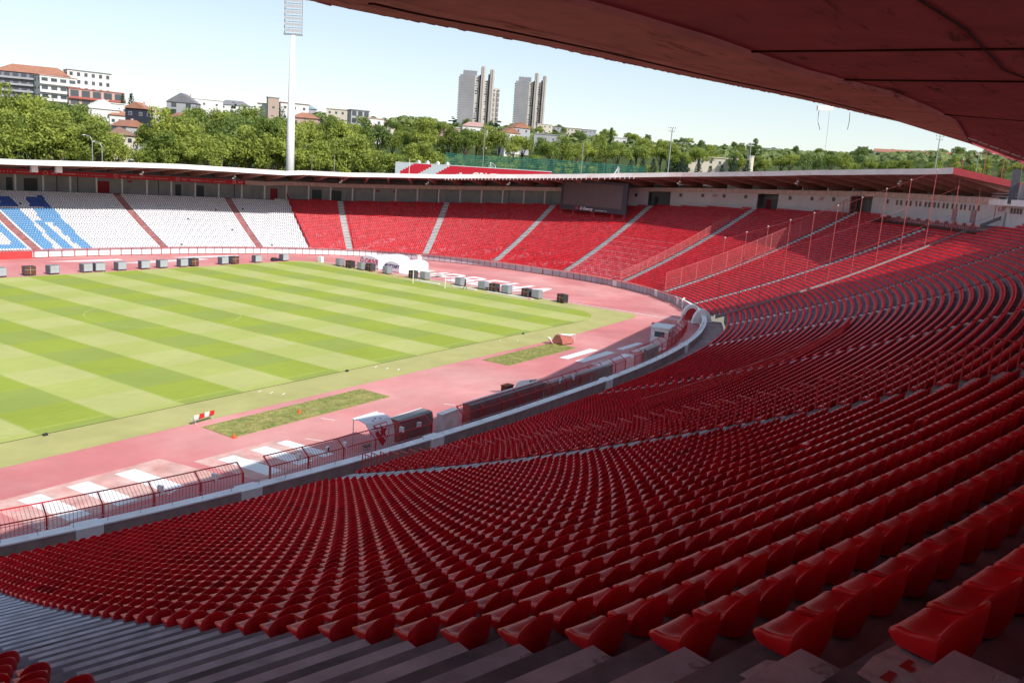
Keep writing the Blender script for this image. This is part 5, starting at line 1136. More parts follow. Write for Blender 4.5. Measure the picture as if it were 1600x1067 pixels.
# ------------------------------------------------------------------ trees
def leaf_material(name, c1, c2):
    m = bpy.data.materials.new(name); m.use_nodes = True; t = m.node_tree; N = t.nodes; L = t.links; b = N['Principled BSDF']; b.inputs['Roughness'].default_value = .6; b.inputs['Specular IOR Level'].default_value = .25
    oi = N.new('ShaderNodeObjectInfo'); geo = N.new('ShaderNodeNewGeometry'); n = N.new('ShaderNodeTexNoise'); n.inputs['Scale'].default_value = .35; n.inputs['Detail'].default_value = 5; L.new(geo.outputs['Position'], n.inputs['Vector'])
    at_ = N.new('ShaderNodeAttribute'); at_.attribute_name = 'lv'; 
    a = N.new('ShaderNodeMath'); a.operation = 'ADD'; L.new(oi.outputs['Random'], a.inputs[0]); L.new(at_.outputs['Fac'], a.inputs[1])
    a2 = N.new('ShaderNodeMath'); a2.operation = 'MULTIPLY_ADD'; L.new(n.outputs[0], a2.inputs[0]); a2.inputs[1].default_value = 1.0; L.new(a.outputs[0], a2.inputs[2])
    r = N.new('ShaderNodeMapRange'); r.inputs[1].default_value = .6; r.inputs[2].default_value = 2.2; L.new(a2.outputs[0], r.inputs[0])
    mx = N.new('ShaderNodeMix'); mx.data_type = 'RGBA'; L.new(r.outputs[0], mx.inputs[0]); mx.inputs[6].default_value = (*c1, 1); mx.inputs[7].default_value = (*c2, 1); L.new(mx.outputs[2], b.inputs['Base Color'])
    tb = N.new('ShaderNodeBsdfTranslucent'); hs = N.new('ShaderNodeHueSaturation'); hs.inputs['Value'].default_value = 1.3; L.new(mx.outputs[2], hs.inputs['Color']); L.new(hs.outputs[0], tb.inputs['Color'])
    ms = N.new('ShaderNodeMixShader'); ms.inputs[0].default_value = .35; L.new(b.outputs[0], ms.inputs[1]); L.new(tb.outputs[0], ms.inputs[2]); L.new(ms.outputs[0], N['Material Output'].inputs[0]); return m
LEAF = leaf_material('broad_leaves', (.13, .19, .038), (.42, .46, .09)); NEED = leaf_material('needle_leaves', (.018, .045, .025), (.055, .10, .055)); DLEAF = leaf_material('dark_leaves', (.07, .12, .035), (.24, .31, .08))
BARK = mat('bark', (.12, .09, .065), .95, .1, var=.3, scale=2)
def crown_mesh(name, kind, n, seed, m, size):
    """unit tree: height 1, crown radius about .33; leaf sized quads in clumps"""
    r = np.random.RandomState(seed); C_ = []; 
    if kind == 'round':
        for _ in range(34):
            d = r.normal(size=3); d /= np.linalg.norm(d); d[2] = abs(d[2])*1.0-.30; k = r.uniform(.45, 1.0); C_.append((d[0]*.30*k, d[1]*.30*k, .60+d[2]*.36*k, r.uniform(.07, .135)))
    elif kind == 'tall':
        for _ in range(34):
            a = r.uniform(0, 6.28); z = r.uniform(.22, .95); rr = .22*math.sin(math.pi*min(1, (z-.1)/.9))**.6*r.uniform(.4, 1); C_.append((rr*math.cos(a), rr*math.sin(a), z, r.uniform(.06, .12)))
    elif kind == 'conifer':
        for k in range(60):
            z = .12+.86*k/60; rr = .23*(1-z)**.8*r.uniform(.5, 1.05)+.01; a = k*2.4; C_.append((rr*math.cos(a), rr*math.sin(a), z-.02, .035+.06*(1-z)))
    elif kind == 'poplar':
        for k in range(40):
            z = .08+.90*k/40; rr = .075*math.sin(math.pi*min(1, z*.98+.03))**.5*r.uniform(.2, 1); a = r.uniform(0, 6.28); C_.append((rr*math.cos(a), rr*math.sin(a), z, .05))
    elif kind == 'cedar':
        for k in range(26):
            z = .25+.70*r.rand(); rr = .42*(1.05-z)**.6*r.uniform(.3, 1); a = r.uniform(0, 6.28); C_.append((rr*math.cos(a), rr*math.sin(a), z, r.uniform(.05, .09)))
    C_ = np.array(C_); w = C_[:, 3]**2; w /= w.sum(); idx = r.choice(len(C_), n, p=w); d = r.normal(size=(n, 3)); d /= np.linalg.norm(d, axis=1)[:, None]; rad = C_[idx, 3]*r.uniform(.55, 1.08, n)
    flat = .75 if kind != 'cedar' else .35
    P = C_[idx, :3]+d*rad[:, None]*np.array([1, 1, flat]); nn = d+r.normal(size=(n, 3))*.55; nn /= np.linalg.norm(nn, axis=1)[:, None]
    a = np.cross(nn, r.normal(size=(n, 3))); a /= np.linalg.norm(a, axis=1)[:, None]; c = np.cross(nn, a); s = size*r.uniform(.6, 1.3, n)[:, None]
    V = np.empty((n, 4, 3)); V[:, 0] = P-a*s-c*s*.5; V[:, 1] = P+a*s*.2-c*s; V[:, 2] = P+a*s+c*s*.4; V[:, 3] = P-a*s*.2+c*s
    me = bpy.data.meshes.new(name); me.from_pydata(V.reshape(-1, 3).tolist(), [], (np.arange(n*4).reshape(-1, 4)).tolist()); me.materials.append(m)
    lv = np.repeat(r.uniform(0, .5, len(C_))[idx]+r.uniform(0, .15, n), 4); at_ = me.attributes.new('lv', 'FLOAT', 'POINT'); at_.data.foreach_set('value', lv.astype(np.float32)); return me, C_
def trunk_mesh(name, C_, seed, top=.6, r0=.022):
    r = np.random.RandomState(seed); b = MB(); b.tube([(0, 0, -.04), (.003, 0, .15), (-.004, .004, top*.7), (0, 0, top)], [r0*1.3, r0, r0*.7, r0*.25], 6)
    for k in range(7): c = C_[r.randint(len(C_))]; z = r.uniform(.25, .45); b.tube([(0, 0, z*.8), (c[0]*.5, c[1]*.5, z+.5*(c[2]-z)), (c[0], c[1], c[2])], [r0*.5, r0*.3, r0*.1], 4)
    return b.mesh(name, BARK)
PROTO = {}
for key, kind, n, m, sz in (('a', 'round', 3600, LEAF, .0135), ('b', 'round', 3600, LEAF, .0135), ('c', 'tall', 3200, LEAF, .0135), ('d', 'round', 2600, DLEAF, .014), ('k', 'conifer', 2200, NEED, .014), ('p', 'poplar', 1500, DLEAF, .013), ('e', 'cedar', 2200, NEED, .014)):
    cm_, C_ = crown_mesh('crown', kind, n, hash(key) % 97 if False else ord(key), m, sz); PROTO[key] = (cm_, trunk_mesh('trunk', C_, ord(key), .9 if kind in ('conifer', 'poplar') else .6))
TREES = []
def tree(key, x, y, h, wid, label, group):
    e = empty('tree' if key in 'abcd' else {'k': 'fir_tree', 'p': 'poplar_tree', 'e': 'cedar_tree'}[key], (x, y, ground(x, y)-.3), rng.uniform(0, 6.28)); e.scale = (h*wid, h*wid, h)
    link('crown', PROTO[key][0], e); link('trunk', PROTO[key][1], e); tag(e, label, 'tree', group); TREES.append(e); return e
_tx = [-80, 0, 40, 100, 140, 175, 182, 226, 240, 270, 330, 380, 440, 480, 540, 600, 640, 700, 760, 830, 880, 930, 1000, 1050, 1100, 1160, 1200, 1300, 1400, 1500, 1600, 1700]
_ty = [140, 138, 150, 150, 172, 205, 262, 262, 180, 168, 172, 170, 180, 186, 182, 200, 198, 206, 204, 216, 217, 222, 216, 226, 236, 242, 246, 246, 244, 250, 256, 262]
rt = random.Random(11)
nt_ = 0
wide = {0: 'in the tall leafy row behind the far stand', 1: 'in the lower leafy row right behind the far roof', 2: 'higher up the hillside among the houses'}
CN = {}
def nth(k): CN[k] = CN.get(k, -1)+1; return ordinal(CN[k])
def third(px): return 'left of the white mast' if px < 440 else ('between mast and pale towers' if px < 860 else 'right of the scoreboard')
for px in np.arange(-70, 1690, 19):
    if 178 < px < 232: continue
    q = px+rt.uniform(-7, 7); dist = np.interp(q, [0, 450, 1000, 1600], [268, 300, 400, 520])+rt.uniform(-12, 16); top = np.interp(q, _tx, _ty)+rt.uniform(-9, 9)-4; p = at(q, top, dist)
    g_ = ground(p[0], p[1]); h = min(max((p[2]-g_)*1.12, 7), 33); tree(rt.choice('abcabcd'), p[0], p[1], h, rt.uniform(.8, 1.05) if h < 20 else .78, 'tall leafy tree behind the far stand, %s from the left' % nth('A'), 'tall leafy trees behind the far stand')
for px in np.arange(-60, 1690, 19):
    if 172 < px < 224: continue
    q = px+rt.uniform(-7, 7); dist = np.interp(q, [0, 450, 1000, 1600], [238, 255, 330, 420])+rt.uniform(-6, 8); top = np.interp(q, _tx, _ty)*.45+.55*(hor(q)-12)+rt.uniform(-10, 12)+(10 if q > 690 else 0); p = at(q, top, dist)
    g_ = ground(p[0], p[1]); h = min(max((p[2]-g_)*1.1, 7), 27); tree(rt.choice('abcb'), p[0], p[1], h, rt.uniform(.9, 1.2), 'bright lower tree just behind the far roof, %s from the left' % nth('B'), 'lower leafy trees just behind the far roof')
hill = 0
for q in sorted(rt.uniform(-40, 1640) for _ in range(120)):
    if 0 < q < 175 and rt.random() < .75: continue
    dr = np.interp(q, _rx, _rd); dist = rt.uniform(.62, 1.0)*dr; dist = max(dist, 360 if q < 600 else 480); p = at(q, 200, dist); h = rt.uniform(7, 12) if q < 700 else rt.uniform(11, 17)
    tree(rt.choice('abddd'), p[0], p[1], h, rt.uniform(.8, 1.2), 'small distant tree on the hillside, %s from the left' % nth('C'), 'distant trees on the hillside')
for px, top, dist, kk, h, w, lab in ((192, 145, 470, 'k', 17, .8, 'dark fir tree left of a pair beside the red balcony flats'), (205, 144, 480, 'k', 19, .75, 'dark fir tree right of a pair beside the red balcony flats'), (365, 148+10, 560, 'e', 14, .6, 'thin airy conifer before the long white house'),
        (440, 158, 520, 'k', 14, 1.2, 'dark conifer just left of the white mast on the hill'), (675, 178, 640, 'd', 17, 1.1, 'dark bushy tree on the skyline left of the towers'), (709, 181, 700, 'e', 16, 1.0, 'dark spreading cedar at the foot of the left tower'), (774, 183, 640, 'e', 22, 1.0, 'big blue green cedar right of the left tower'), (803, 196, 720, 'd', 12, 1.0, 'dark tree between the two towers'),
        (945, 202, 560, 'p', 17, 1.2, 'dark poplar left of a close pair on the skyline'), (956, 199, 560, 'p', 18, 1.2, 'dark poplar right of a close pair on the skyline'), (1181, 216, 520, 'p', 18, 1.6, 'single tall dark poplar beside the floodlight pole'), (1190, 234, 520, 'p', 11, 1.3, 'shorter poplar next to the single tall one'), (1274, 242, 560, 'p', 15, 2.0, 'grey green poplar on the skyline under the canopy wires'),
        (1343, 239, 640, 'd', 13, 1.6, 'dark round tree on the skyline under the canopy'), (1478, 246, 900, 'k', 16, 1.5, 'dark fir before the orange roofed terrace on the right hill'), (1492, 246, 900, 'k', 15, 1.5, 'second dark fir before the orange roofed terrace'), (1065, 232, 420, 'k', 15, 1.8, 'greyish conifer right of the floodlight pole')):
    p = at(px, top, dist); e = tree(kk, p[0], p[1], h, w, lab, None); e.location.z = p[2]-h
for k in range(24):                                                # row of dark conical trees behind the green net
    q = 690+k*21+rt.uniform(-5, 5); p = at(q, 252, 300+rt.uniform(-5, 5)); h = rt.uniform(9, 13)
    e = tree('k', p[0], p[1], h, .9, 'slim dark conifer behind the green net, %s from the left' % nth('D'), 'conifers behind the green net'); e.location.z = p[2]-h+rt.uniform(-1.5, 2)+(hor(q)-262)/FL*300*0
# far wooded skyline as one mass
r = np.random.RandomState(5); V = []; n = 0; lvv = []
for k in range(4200):
    q = r.uniform(-150, 1750); dr = np.interp(q, _rx, _rd); d = dr*r.uniform(.55, 1.25) if q > 760 else dr*r.uniform(.9, 1.2); p = at(q, 200, d); z = ground(p[0], p[1]); R0 = r.uniform(2.5, 5.5)*(1 if q > 620 else .7)
    m0 = 16; dd = r.normal(size=(m0, 3)); dd /= np.linalg.norm(dd, axis=1)[:, None]; dd[:, 2] = abs(dd[:, 2]); c = np.array([p[0], p[1], z+R0*.6])+dd*R0*np.array([1, 1, .9]); a = np.cross(dd, r.normal(size=(m0, 3))); a /= np.linalg.norm(a, axis=1)[:, None]; bb_ = np.cross(dd, a); s = R0*.42
    for i in range(m0): V += [c[i]-a[i]*s, c[i]-bb_[i]*s, c[i]+a[i]*s, c[i]+bb_[i]*s]
    lvv += [r.uniform(0, 1)]*(m0*4)
me = bpy.data.meshes.new('distant_wood'); me.from_pydata([tuple(v) for v in V], [], [(4*i, 4*i+1, 4*i+2, 4*i+3) for i in range(len(V)//4)]); me.materials.append(leaf_material('distant_leaves', (.09, .13, .05), (.25, .30, .10)))
a = me.attributes.new('lv', 'FLOAT', 'POINT'); a.data.foreach_set('value', np.array(lvv, dtype=np.float32)); tag(link('distant_wood', me), 'distant mass of trees covering the hills along the skyline', 'wood', kind='stuff')

# ------------------------------------------------------------------ buildings
BW_ = [mat('render_white', (.68, .67, .65), .85, .2, var=.06, scale=.1), mat('render_cream', (.60, .54, .45), .85, .2, var=.08, scale=.1), mat('render_grey', (.38, .38, .40), .85, .2, var=.08, scale=.1), mat('render_pink', (.55, .36, .32), .85, .2, var=.08, scale=.1)]
ROOFR = mat('orange_tiles', (.36, .17, .115), .85, .2, var=.15, scale=.5); ROOFG = mat('grey_tiles', (.20, .20, .22), .8, .2, var=.12, scale=.5); ROOFB = mat('brown_tiles', (.24, .15, .12), .85, .2, var=.15, scale=.5)
wmesh = None
def win_mesh(frame=WFR):
    b = MB(); b.box((0, 0, 0), (1, .14, 1)); b2 = MB(); b2.box((0, -.09, 0), (.84, .04, .84)); return b.mesh('window', frame), b2.mesh('pane', GLASS)
WM_, PM_ = win_mesh(); WD_, _ = win_mesh(mat('dark_frame', (.12, .12, .13), .6))
def block(name, label, px, pbase, dist, w, d, h, rot, wallm, roof='flat', roofm=None, floors=3, cols=4, band=None, cat='building', win=(1.3, 1.4), frame=None, balc=False, fit=True, side=True):
    """front faces the camera, turned by rot"""
    p = at(px, pbase, dist); vx = np.array([p[0]-CAM[0], p[1]-CAM[1]]); vx /= np.linalg.norm(vx); rz = math.atan2(vx[1], vx[0])-math.pi/2+R_(rot)
    e = empty(name, (p[0], p[1], p[2]), rz); tag(e, label, cat)
    b = MB(); b.box((0, d/2, h/2-4), (w, d, h+8)); b.build('wall', wallm, e)
    if roof == 'flat':
        b = MB(); b.box((0, d/2, h+.2), (w+.7, d+.7, .4)); b.build('roof', roofm or ROOFG, e)
    elif roof == 'hip':
        b = MB(); o = .6; r = min(w, d)*.32; W1, D1 = w/2+o, d/2+o; rx = max(W1-D1, .3); cy = d/2
        b.add([(-W1, cy-D1, h), (W1, cy-D1, h), (W1, cy+D1, h), (-W1, cy+D1, h), (-rx, cy, h+r), (rx, cy, h+r)], [(0, 1, 5, 4), (1, 2, 5), (2, 3, 4, 5), (3, 0, 4), (3, 2, 1, 0)]); b.build('roof', roofm or ROOFR, e)
    elif roof in ('gable', 'gablef'):
        b = MB(); o = .5; r = (d if roof == 'gable' else w)*.33; W1, D1 = w/2+o, d/2+o; cy = d/2
        if roof == 'gable': V_ = [(-W1, cy-D1, h), (W1, cy-D1, h), (W1, cy+D1, h), (-W1, cy+D1, h), (-W1, cy, h+r), (W1, cy, h+r)]; F_ = [(0, 1, 5, 4), (2, 3, 4, 5), (1, 2, 5), (3, 0, 4), (3, 2, 1, 0)]
        else: V_ = [(-W1, cy-D1, h), (W1, cy-D1, h), (W1, cy+D1, h), (-W1, cy+D1, h), (0, cy-D1, h+r), (0, cy+D1, h+r)]; F_ = [(0, 4, 5, 3), (1, 2, 5, 4), (0, 1, 4), (2, 3, 5), (3, 2, 1, 0)]
        b.add(V_, F_); o_ = b.build('roof', roofm or ROOFR, e)
        if roof == 'gablef': b = MB(); b.add([(-w/2, -.02, h-.05), (w/2, -.02, h-.05), (0, -.02, h+r*.88), (-w/2, .1, h-.05), (w/2, .1, h-.05), (0, .1, h+r*.88)], [(0, 1, 2), (5, 4, 3)]); b.box((0, -D1+cy-.03 if False else -.05, h-.2), (.1, .05, .1)); b.build('gable_wall', wallm, e)
        b = MB(); b.box((w*.22, cy+.6, h+r*.8), (.7, .7, 1.8)); b.build('chimney', BW_[3], o_)
    fh = h/floors; fw, fhh = win
    for f in range(floors):
        for c in range(cols):
            o = link('window', WM_ if frame is None else frame, e, (-w/2+w*(c+.5)/cols, 0, fh*(f+.55))); o.scale = (min(fw, w/cols*.75), 1, min(fhh, fh*.7)); link('pane', PM_, o)
        if side:
            for s_ in (-1, 1):
                for c in range(2): o = link('window', WM_ if frame is None else frame, e, (s_*w/2, d*(c+.5)/2, fh*(f+.55)), math.pi/2*s_); o.scale = (min(fw, 1.6), 1, min(fhh, fh*.7)); link('pane', PM_, o)
        if balc and f > 0: b = MB(); b.box((0, -.7, fh*f-.05), (w, 1.4, .18)); b.box((0, -1.36, fh*f+.45), (w, .08, .9)); b.build('balcony', balc if not isinstance(balc, bool) else BW_[0], e)
    return e
REDB = mat('red_brown_frame', (.42, .12, .10), .7); DGW = mat('dark_grey_wall', (.13, .13, .16), .8, var=.1, scale=.2); PURP = mat('violet_grey_wall', (.24, .21, .27), .8)
e = block('apartment_house', 'long dark apartment house with an orange roof on the hill at far left', 52, 166, 540, 36, 14, 17, -12, PURP, 'hip', ROOFR, 5, 9, balc=BW_[2], frame=WD_, win=(2.6, 2.0))
e = block('terraced_flats', 'white stepped flats with long shaded balconies right of the orange roofed house', 93, 172, 530, 18, 12, 17, 14, BW_[0], 'flat', BW_[3], 4, 4, balc=BW_[0], frame=WD_, win=(3, 1.8))
e = block('white_house', 'white flat roofed house with grey windows above the red balcony flats', 141, 160, 540, 22, 12, 16, 10, BW_[0], 'flat', ROOFG, 4, 6, win=(1.8, 2.2), frame=None)
e = block('balcony_flats', 'row of flats with red framed balconies below the white house on the hill', 152, 172, 505, 26, 8, 9.5, 8, BW_[3], 'flat', REDB, 2, 5, balc=REDB, frame=WD_, win=(4, 3.2))
e = block('penthouse_flats', 'grey set back top storey behind the orange roofed apartment house', 104, 143, 560, 22, 10, 6, 5, BW_[2], 'flat', ROOFG, 1, 4, side=False)
e = block('cream_house', 'low cream house on the hill right of the fir trees', 232, 192, 520, 22, 10, 8, -5, BW_[1], 'flat', BW_[1], 2, 4)
e = block('grey_glass_house', 'pale grey house with tall dark windows on the skyline', 283, 190, 560, 17, 10, 11, -18, BW_[2], 'gablef', ROOFG, 3, 2, win=(3, 3), frame=WD_)
e = block('long_white_house', 'long white flat roofed house on the skyline left of the mast', 319, 186, 570, 22, 10, 11.5, 6, BW_[0], 'flat', BW_[0], 2, 3)
e = block('grey_roof_house', 'white house with a broad grey hipped roof on the skyline', 366, 182, 600, 20, 10, 7, 0, BW_[0], 'hip', ROOFG, 2, 3)
e = block('small_gable_house', 'small white house with an orange gable among the left trees', 286, 210, 430, 8, 8, 7, 20, BW_[0], 'gablef', ROOFR, 2, 2)
e = block('orange_roof_cottage', 'cottage with an orange red roof half hidden in the left trees', 310, 208, 440, 9, 8, 6.5, -15, BW_[3], 'hip', ROOFR, 2, 2)
e = block('villa', 'cream villa with a tall brown tower left of the white mast', 419, 190, 520, 12, 10, 9.5, -6, BW_[0], 'flat', ROOFB, 2, 3)
e = block('brown_tower_house', 'square brown stair tower beside the cream villa', 427, 186, 512, 6, 6, 11.5, 8, mat('tan_wall', (.42, .32, .27), .85), 'flat', BW_[2], 1, 1)
e = block('villa', 'white villa with a flat overhanging roof right of the mast', 460, 192, 520, 16, 10, 10.5, 10, BW_[0], 'flat', ROOFB, 2, 3, frame=WD_)
e = block('glass_roof_house', 'house with a blue grey glass roof right of the villa', 482, 186, 600, 10, 8, 6.5, 0, BW_[2], 'hip', mat('blue_grey_roof', (.25, .32, .38), .4, .5), 1, 3)
e = block('red_roof_house', 'low house with pinkish red roof just right of the mast', 476, 200, 420, 12, 8, 4.5, -8, BW_[3], 'hip', ROOFR, 1, 3)
e = block('hillside_flats', 'long cream flats with roof terrace on the skyline right of the mast', 535, 195, 500, 18, 10, 8, -6, BW_[1], 'flat', BW_[1], 2, 5)
e = block('glazed_flats', 'flats with a glazed top storey and orange chimneys', 562, 206, 480, 10, 9, 11, 14, BW_[2], 'flat', ROOFG, 3, 3, frame=WD_, win=(2.4, 2.6))
e = block('terrace_house', 'white house with a wide pink balcony below the glazed flats', 584, 212, 460, 10, 8, 8.5, 16, BW_[0], 'flat', BW_[3], 2, 2, balc=BW_[3], frame=WD_)
e = block('attic_house', 'house with a pinkish tiled attic roof left of the dark tree', 606, 214, 500, 12, 9, 6, 12, BW_[1], 'hip', mat('pink_tiles', (.42, .26, .24), .85), 1, 3)
e = block('low_white_house', 'low white house under a dark eave behind the trees', 590, 226, 420, 10, 8, 5, 0, BW_[0], 'gable', ROOFG, 1, 3)
e = block('long_pink_house', 'long low pink and white house at the foot of the left tower', 718, 212, 560, 26, 10, 4.5, -6, BW_[3], 'flat', BW_[0], 1, 6)
e = block('stepped_pink_house', 'stepped pale pink house below the left tower', 742, 215, 540, 16, 9, 6.5, 10, BW_[0], 'hip', mat('pink_tiles', (.42, .26, .24), .85), 1, 4)
e = block('gable_house', 'house with steep orange gables between the towers, nearer', 800, 226, 480, 9, 9, 6, 25, BW_[0], 'gablef', ROOFR, 2, 2)
e = block('gable_house', 'grey blue gabled house below the right tower', 815, 220, 500, 10, 9, 7, 25, BW_[2], 'gablef', ROOFR, 2, 2)
e = block('grey_shed', 'long pale grey building right of the right tower', 858, 226, 560, 20, 9, 6, 0, BW_[2], 'flat', BW_[2], 1, 4)
e = block('cream_block', 'cream block just right of the right tower', 850, 216, 800, 14, 9, 12, 10, BW_[1], 'flat', BW_[1], 3, 3)
e = block('brown_block', 'brown flat roofed block on the skyline right of the right tower', 868, 215, 850, 16, 9, 10, 0, BW_[2], 'flat', ROOFB, 3, 4)
e = block('brown_block', 'second brown block farther right on the skyline', 893, 217, 880, 18, 9, 10, 0, BW_[1], 'flat', ROOFB, 3, 5)
e = block('grey_block', 'bluish block left of the poplar pair', 918, 222, 900, 16, 9, 12, 0, BW_[2], 'flat', ROOFG, 3, 4)
e = block('white_cube_house', 'white cube house right of the poplar pair', 969, 228, 700, 10, 8, 6, 0, BW_[0], 'flat', BW_[0], 1, 2)
e = block('long_wall_building', 'long low cream building sloping between trees right of centre', 1117, 262, 430, 26, 8, 4.5, 14, BW_[1], 'flat', BW_[1], 1, 6, side=False)
e = block('cream_shed', 'short cream shed right of the long low building', 1152, 264, 430, 9, 8, 4, 14, BW_[1], 'flat', BW_[1], 1, 1, side=False)
e = block('office_block', 'bluish white office block in the distance right of the poplar', 1196, 245, 1100, 24, 12, 10, 0, BW_[0], 'flat', mat('blue_grey_roof', (.25, .32, .38), .4, .5), 3, 6)
e = block('office_block', 'pale office block in the distance left of the poplar', 1166, 245, 1100, 14, 12, 8, 0, BW_[2], 'flat', BW_[2], 2, 4)
for k, (px, pb, w) in enumerate(((1388, 250, 40), (1425, 252, 46), (1452, 254, 30), (1502, 256, 44), (1530, 258, 40), (1552, 262, 18), (1585, 268, 16))):
    block('terrace_row', ['leftmost orange roofed terrace on the far right hill', 'long orange roofed terrace second from the left on the right hill', 'orange roofed terrace left of the floodlight pole', 'orange roofed terrace behind the two firs', 'cream terrace with orange roof right of the firs', 'small orange roofed house near the water tower', 'small orange roofed house lowest on the right hill'][k], px, pb, 1150, w*.9, 12, 9, -4, BW_[[0, 1, 3, 3, 1, 3, 3][k]], 'gable', ROOFR, 2, 6)
# cream water tower and pink water tower
a_ = at(1171, 262, 420); e = empty('silo', a_); b = MB(); b.tube([(0, 0, -6), (0, 0, 5)], 1.6, 14); b.build('shell', BW_[1], e); b = MB(); b.tube([(0, 0, 5), (0, 0, 5.3)], 1.8, 14); b.build('rim', BW_[0], e); tag(e, 'pale round silo beside the floodlight pole right of centre', 'silo')
a_ = at(1544, 252, 900); e = empty('water_tower', a_); b = MB(); b.tube([(0, 0, -20), (0, 0, 4), (0, 0, 5)], [1.6, 1.3, 2.4], 12); b.build('stem', BW_[3], e); b = MB(); b.tube([(0, 0, 5), (0, 0, 6), (0, 0, 10), (0, 0, 11)], [2.4, 4, 4, 2.5], 12); b.build('tank', mat('pink_tank', (.55, .18, .22), .7), e); tag(e, 'pink water tower on the right hill skyline', 'water tower')
# houses in the gap at the left
block('grey_gable_house', 'tall grey house with an orange roof in the gap between the left trees', 213, 262, 300, 6.5, 9, 12.5, 28, BW_[2], 'gablef', ROOFR, 3, 1, side=False)
block('hipped_cream_house', 'cream house with a brown hipped roof in the gap between the left trees', 193, 262, 285, 7.5, 8, 9.5, 14, BW_[1], 'hip', ROOFB, 3, 2)
block('white_gable_house', 'white house with a broad white gable above the tree gap', 163, 200, 400, 12, 10, 7.5, 12, BW_[0], 'gablef', BW_[0], 1, 2)
block('dark_slate_house', 'black slate clad house right of the tree gap', 212, 206, 380, 8, 8, 9, -20, mat('black_slate', (.03, .03, .05), .7), 'gablef', ROOFR, 2, 2)
block('red_roof_cottage', 'cottage with a light orange roof left of the black slate house', 188, 200, 400, 8, 8, 5, 10, BW_[0], 'hip', ROOFR, 1, 3)
block('arched_hall', 'low pale hall with a white curved front below the red balcony flats', 180, 182, 440, 11, 8, 5.5, 10, BW_[0], 'flat', BW_[0], 1, 4)
block('flat_garage', 'flat roofed grey garage building below the red balcony flats', 152, 186, 450, 26, 8, 5, 8, DGW, 'flat', BW_[2], 1, 4)
block('grey_roof_shed', 'low dark building with a pale flat roof in the tree gap', 188, 214, 350, 11, 7, 4, 8, DGW, 'flat', BW_[2], 1, 3)
# the two residential towers
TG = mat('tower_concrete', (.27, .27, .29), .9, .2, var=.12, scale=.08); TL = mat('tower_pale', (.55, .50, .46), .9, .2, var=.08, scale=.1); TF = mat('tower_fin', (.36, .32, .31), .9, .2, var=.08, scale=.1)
def tower(px, pbase, ptop, wpx, label, low):
    dist = 900; p = at(px, pbase, dist); k = dist/FL; H = (pbase-ptop)*k*1.02; w = wpx*k; vx = np.array([p[0]-CAM[0], p[1]-CAM[1]]); vx /= np.linalg.norm(vx); rz = math.atan2(vx[1], vx[0])-math.pi/2
    e = empty('apartment_tower', p, rz); tag(e, label, 'tower block')
    def bx(name, x0, x1, y0, y1, h, m): b = MB(); b.box(((x0+x1)/2, (y0+y1)/2, h/2-6), (x1-x0, y1-y0, h+12)); return b.build(name, m, e)
    R30 = 0
    bx('shade_side_slab', 0, .36*w, -8, 6, H*.86, TG); bx('roof_storey', .07*w, .40*w, -6, 8, H*.93, TG)  # darker grey puts the tower's shade side into the colour
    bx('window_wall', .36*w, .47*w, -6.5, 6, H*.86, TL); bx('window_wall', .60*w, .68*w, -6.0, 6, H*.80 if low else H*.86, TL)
    f1 = bx('fin', .50*w, .585*w, -10, 6, H, TF); bx('fin_lit_face', .555*w, .60*w, -10.5, 5, H*.995, TL); bx('recess', .47*w, .50*w, -4, 6, H*.88, DARK)  # paler strips paint sunlit faces onto the fins
    bx('fin', .72*w, .79*w, -10, 6, H*.965, TF); bx('fin_lit_face', .775*w, .815*w, -10.5, 5, H*.96, TL); bx('recess', .68*w, .72*w, -4, 6, H*.9, TG)
    nf = 22; wb = MB(); 
    if low: bx('side_wing', .815*w, .97*w, -3, 6, H*.70, TL)
    for f in range(nf):
        z = H*.84*(f+.5)/nf
        for x0, x1, yy in ((.37, .46, -6.6), (.605, .675, -6.1)):
            if rt.random() < .8: o = link('window', WD_, e, ((x0+(x1-x0)*rt.uniform(.3, .7))*w, yy, z)); o.scale = ((x1-x0)*w*rt.uniform(.3, .85), 1, H*.84/nf*rt.choice([.28, .5])); link('pane', PM_, o)
        b = MB(); b.box((-.012*w, -1, z), (.03*w, 6, .9)); b.build('balcony_slab', TG, e)
        if low and f < nf*.8:
            for x in (.83, .94): b = MB(); b.box((x*w+.3, -3.6, z), (.055*w, 1.6, 1.2)); b.build('balcony', [TL, TG][f % 2], e)
        b = MB(); b.box((.18*w, -8.05, H*.84*f/nf), (.36*w, .12, .22)); b.build('floor_joint', TF, e)
    b = MB()
    for q in range(9): b.tube([(w*(.1+.08*q), 0, H*.92), (w*(.1+.08*q), 0, H*.97+rt.random()*2)], .1, 3)
    b.build('antenna', GREYM, e); return e
tower(714, 205, 112, 62, 'left pale grey concrete tower block with a lower wing, on the skyline', True)
tower(800.5, 210, 122, 48*1.16, 'right grey concrete tower block on the skyline', False)
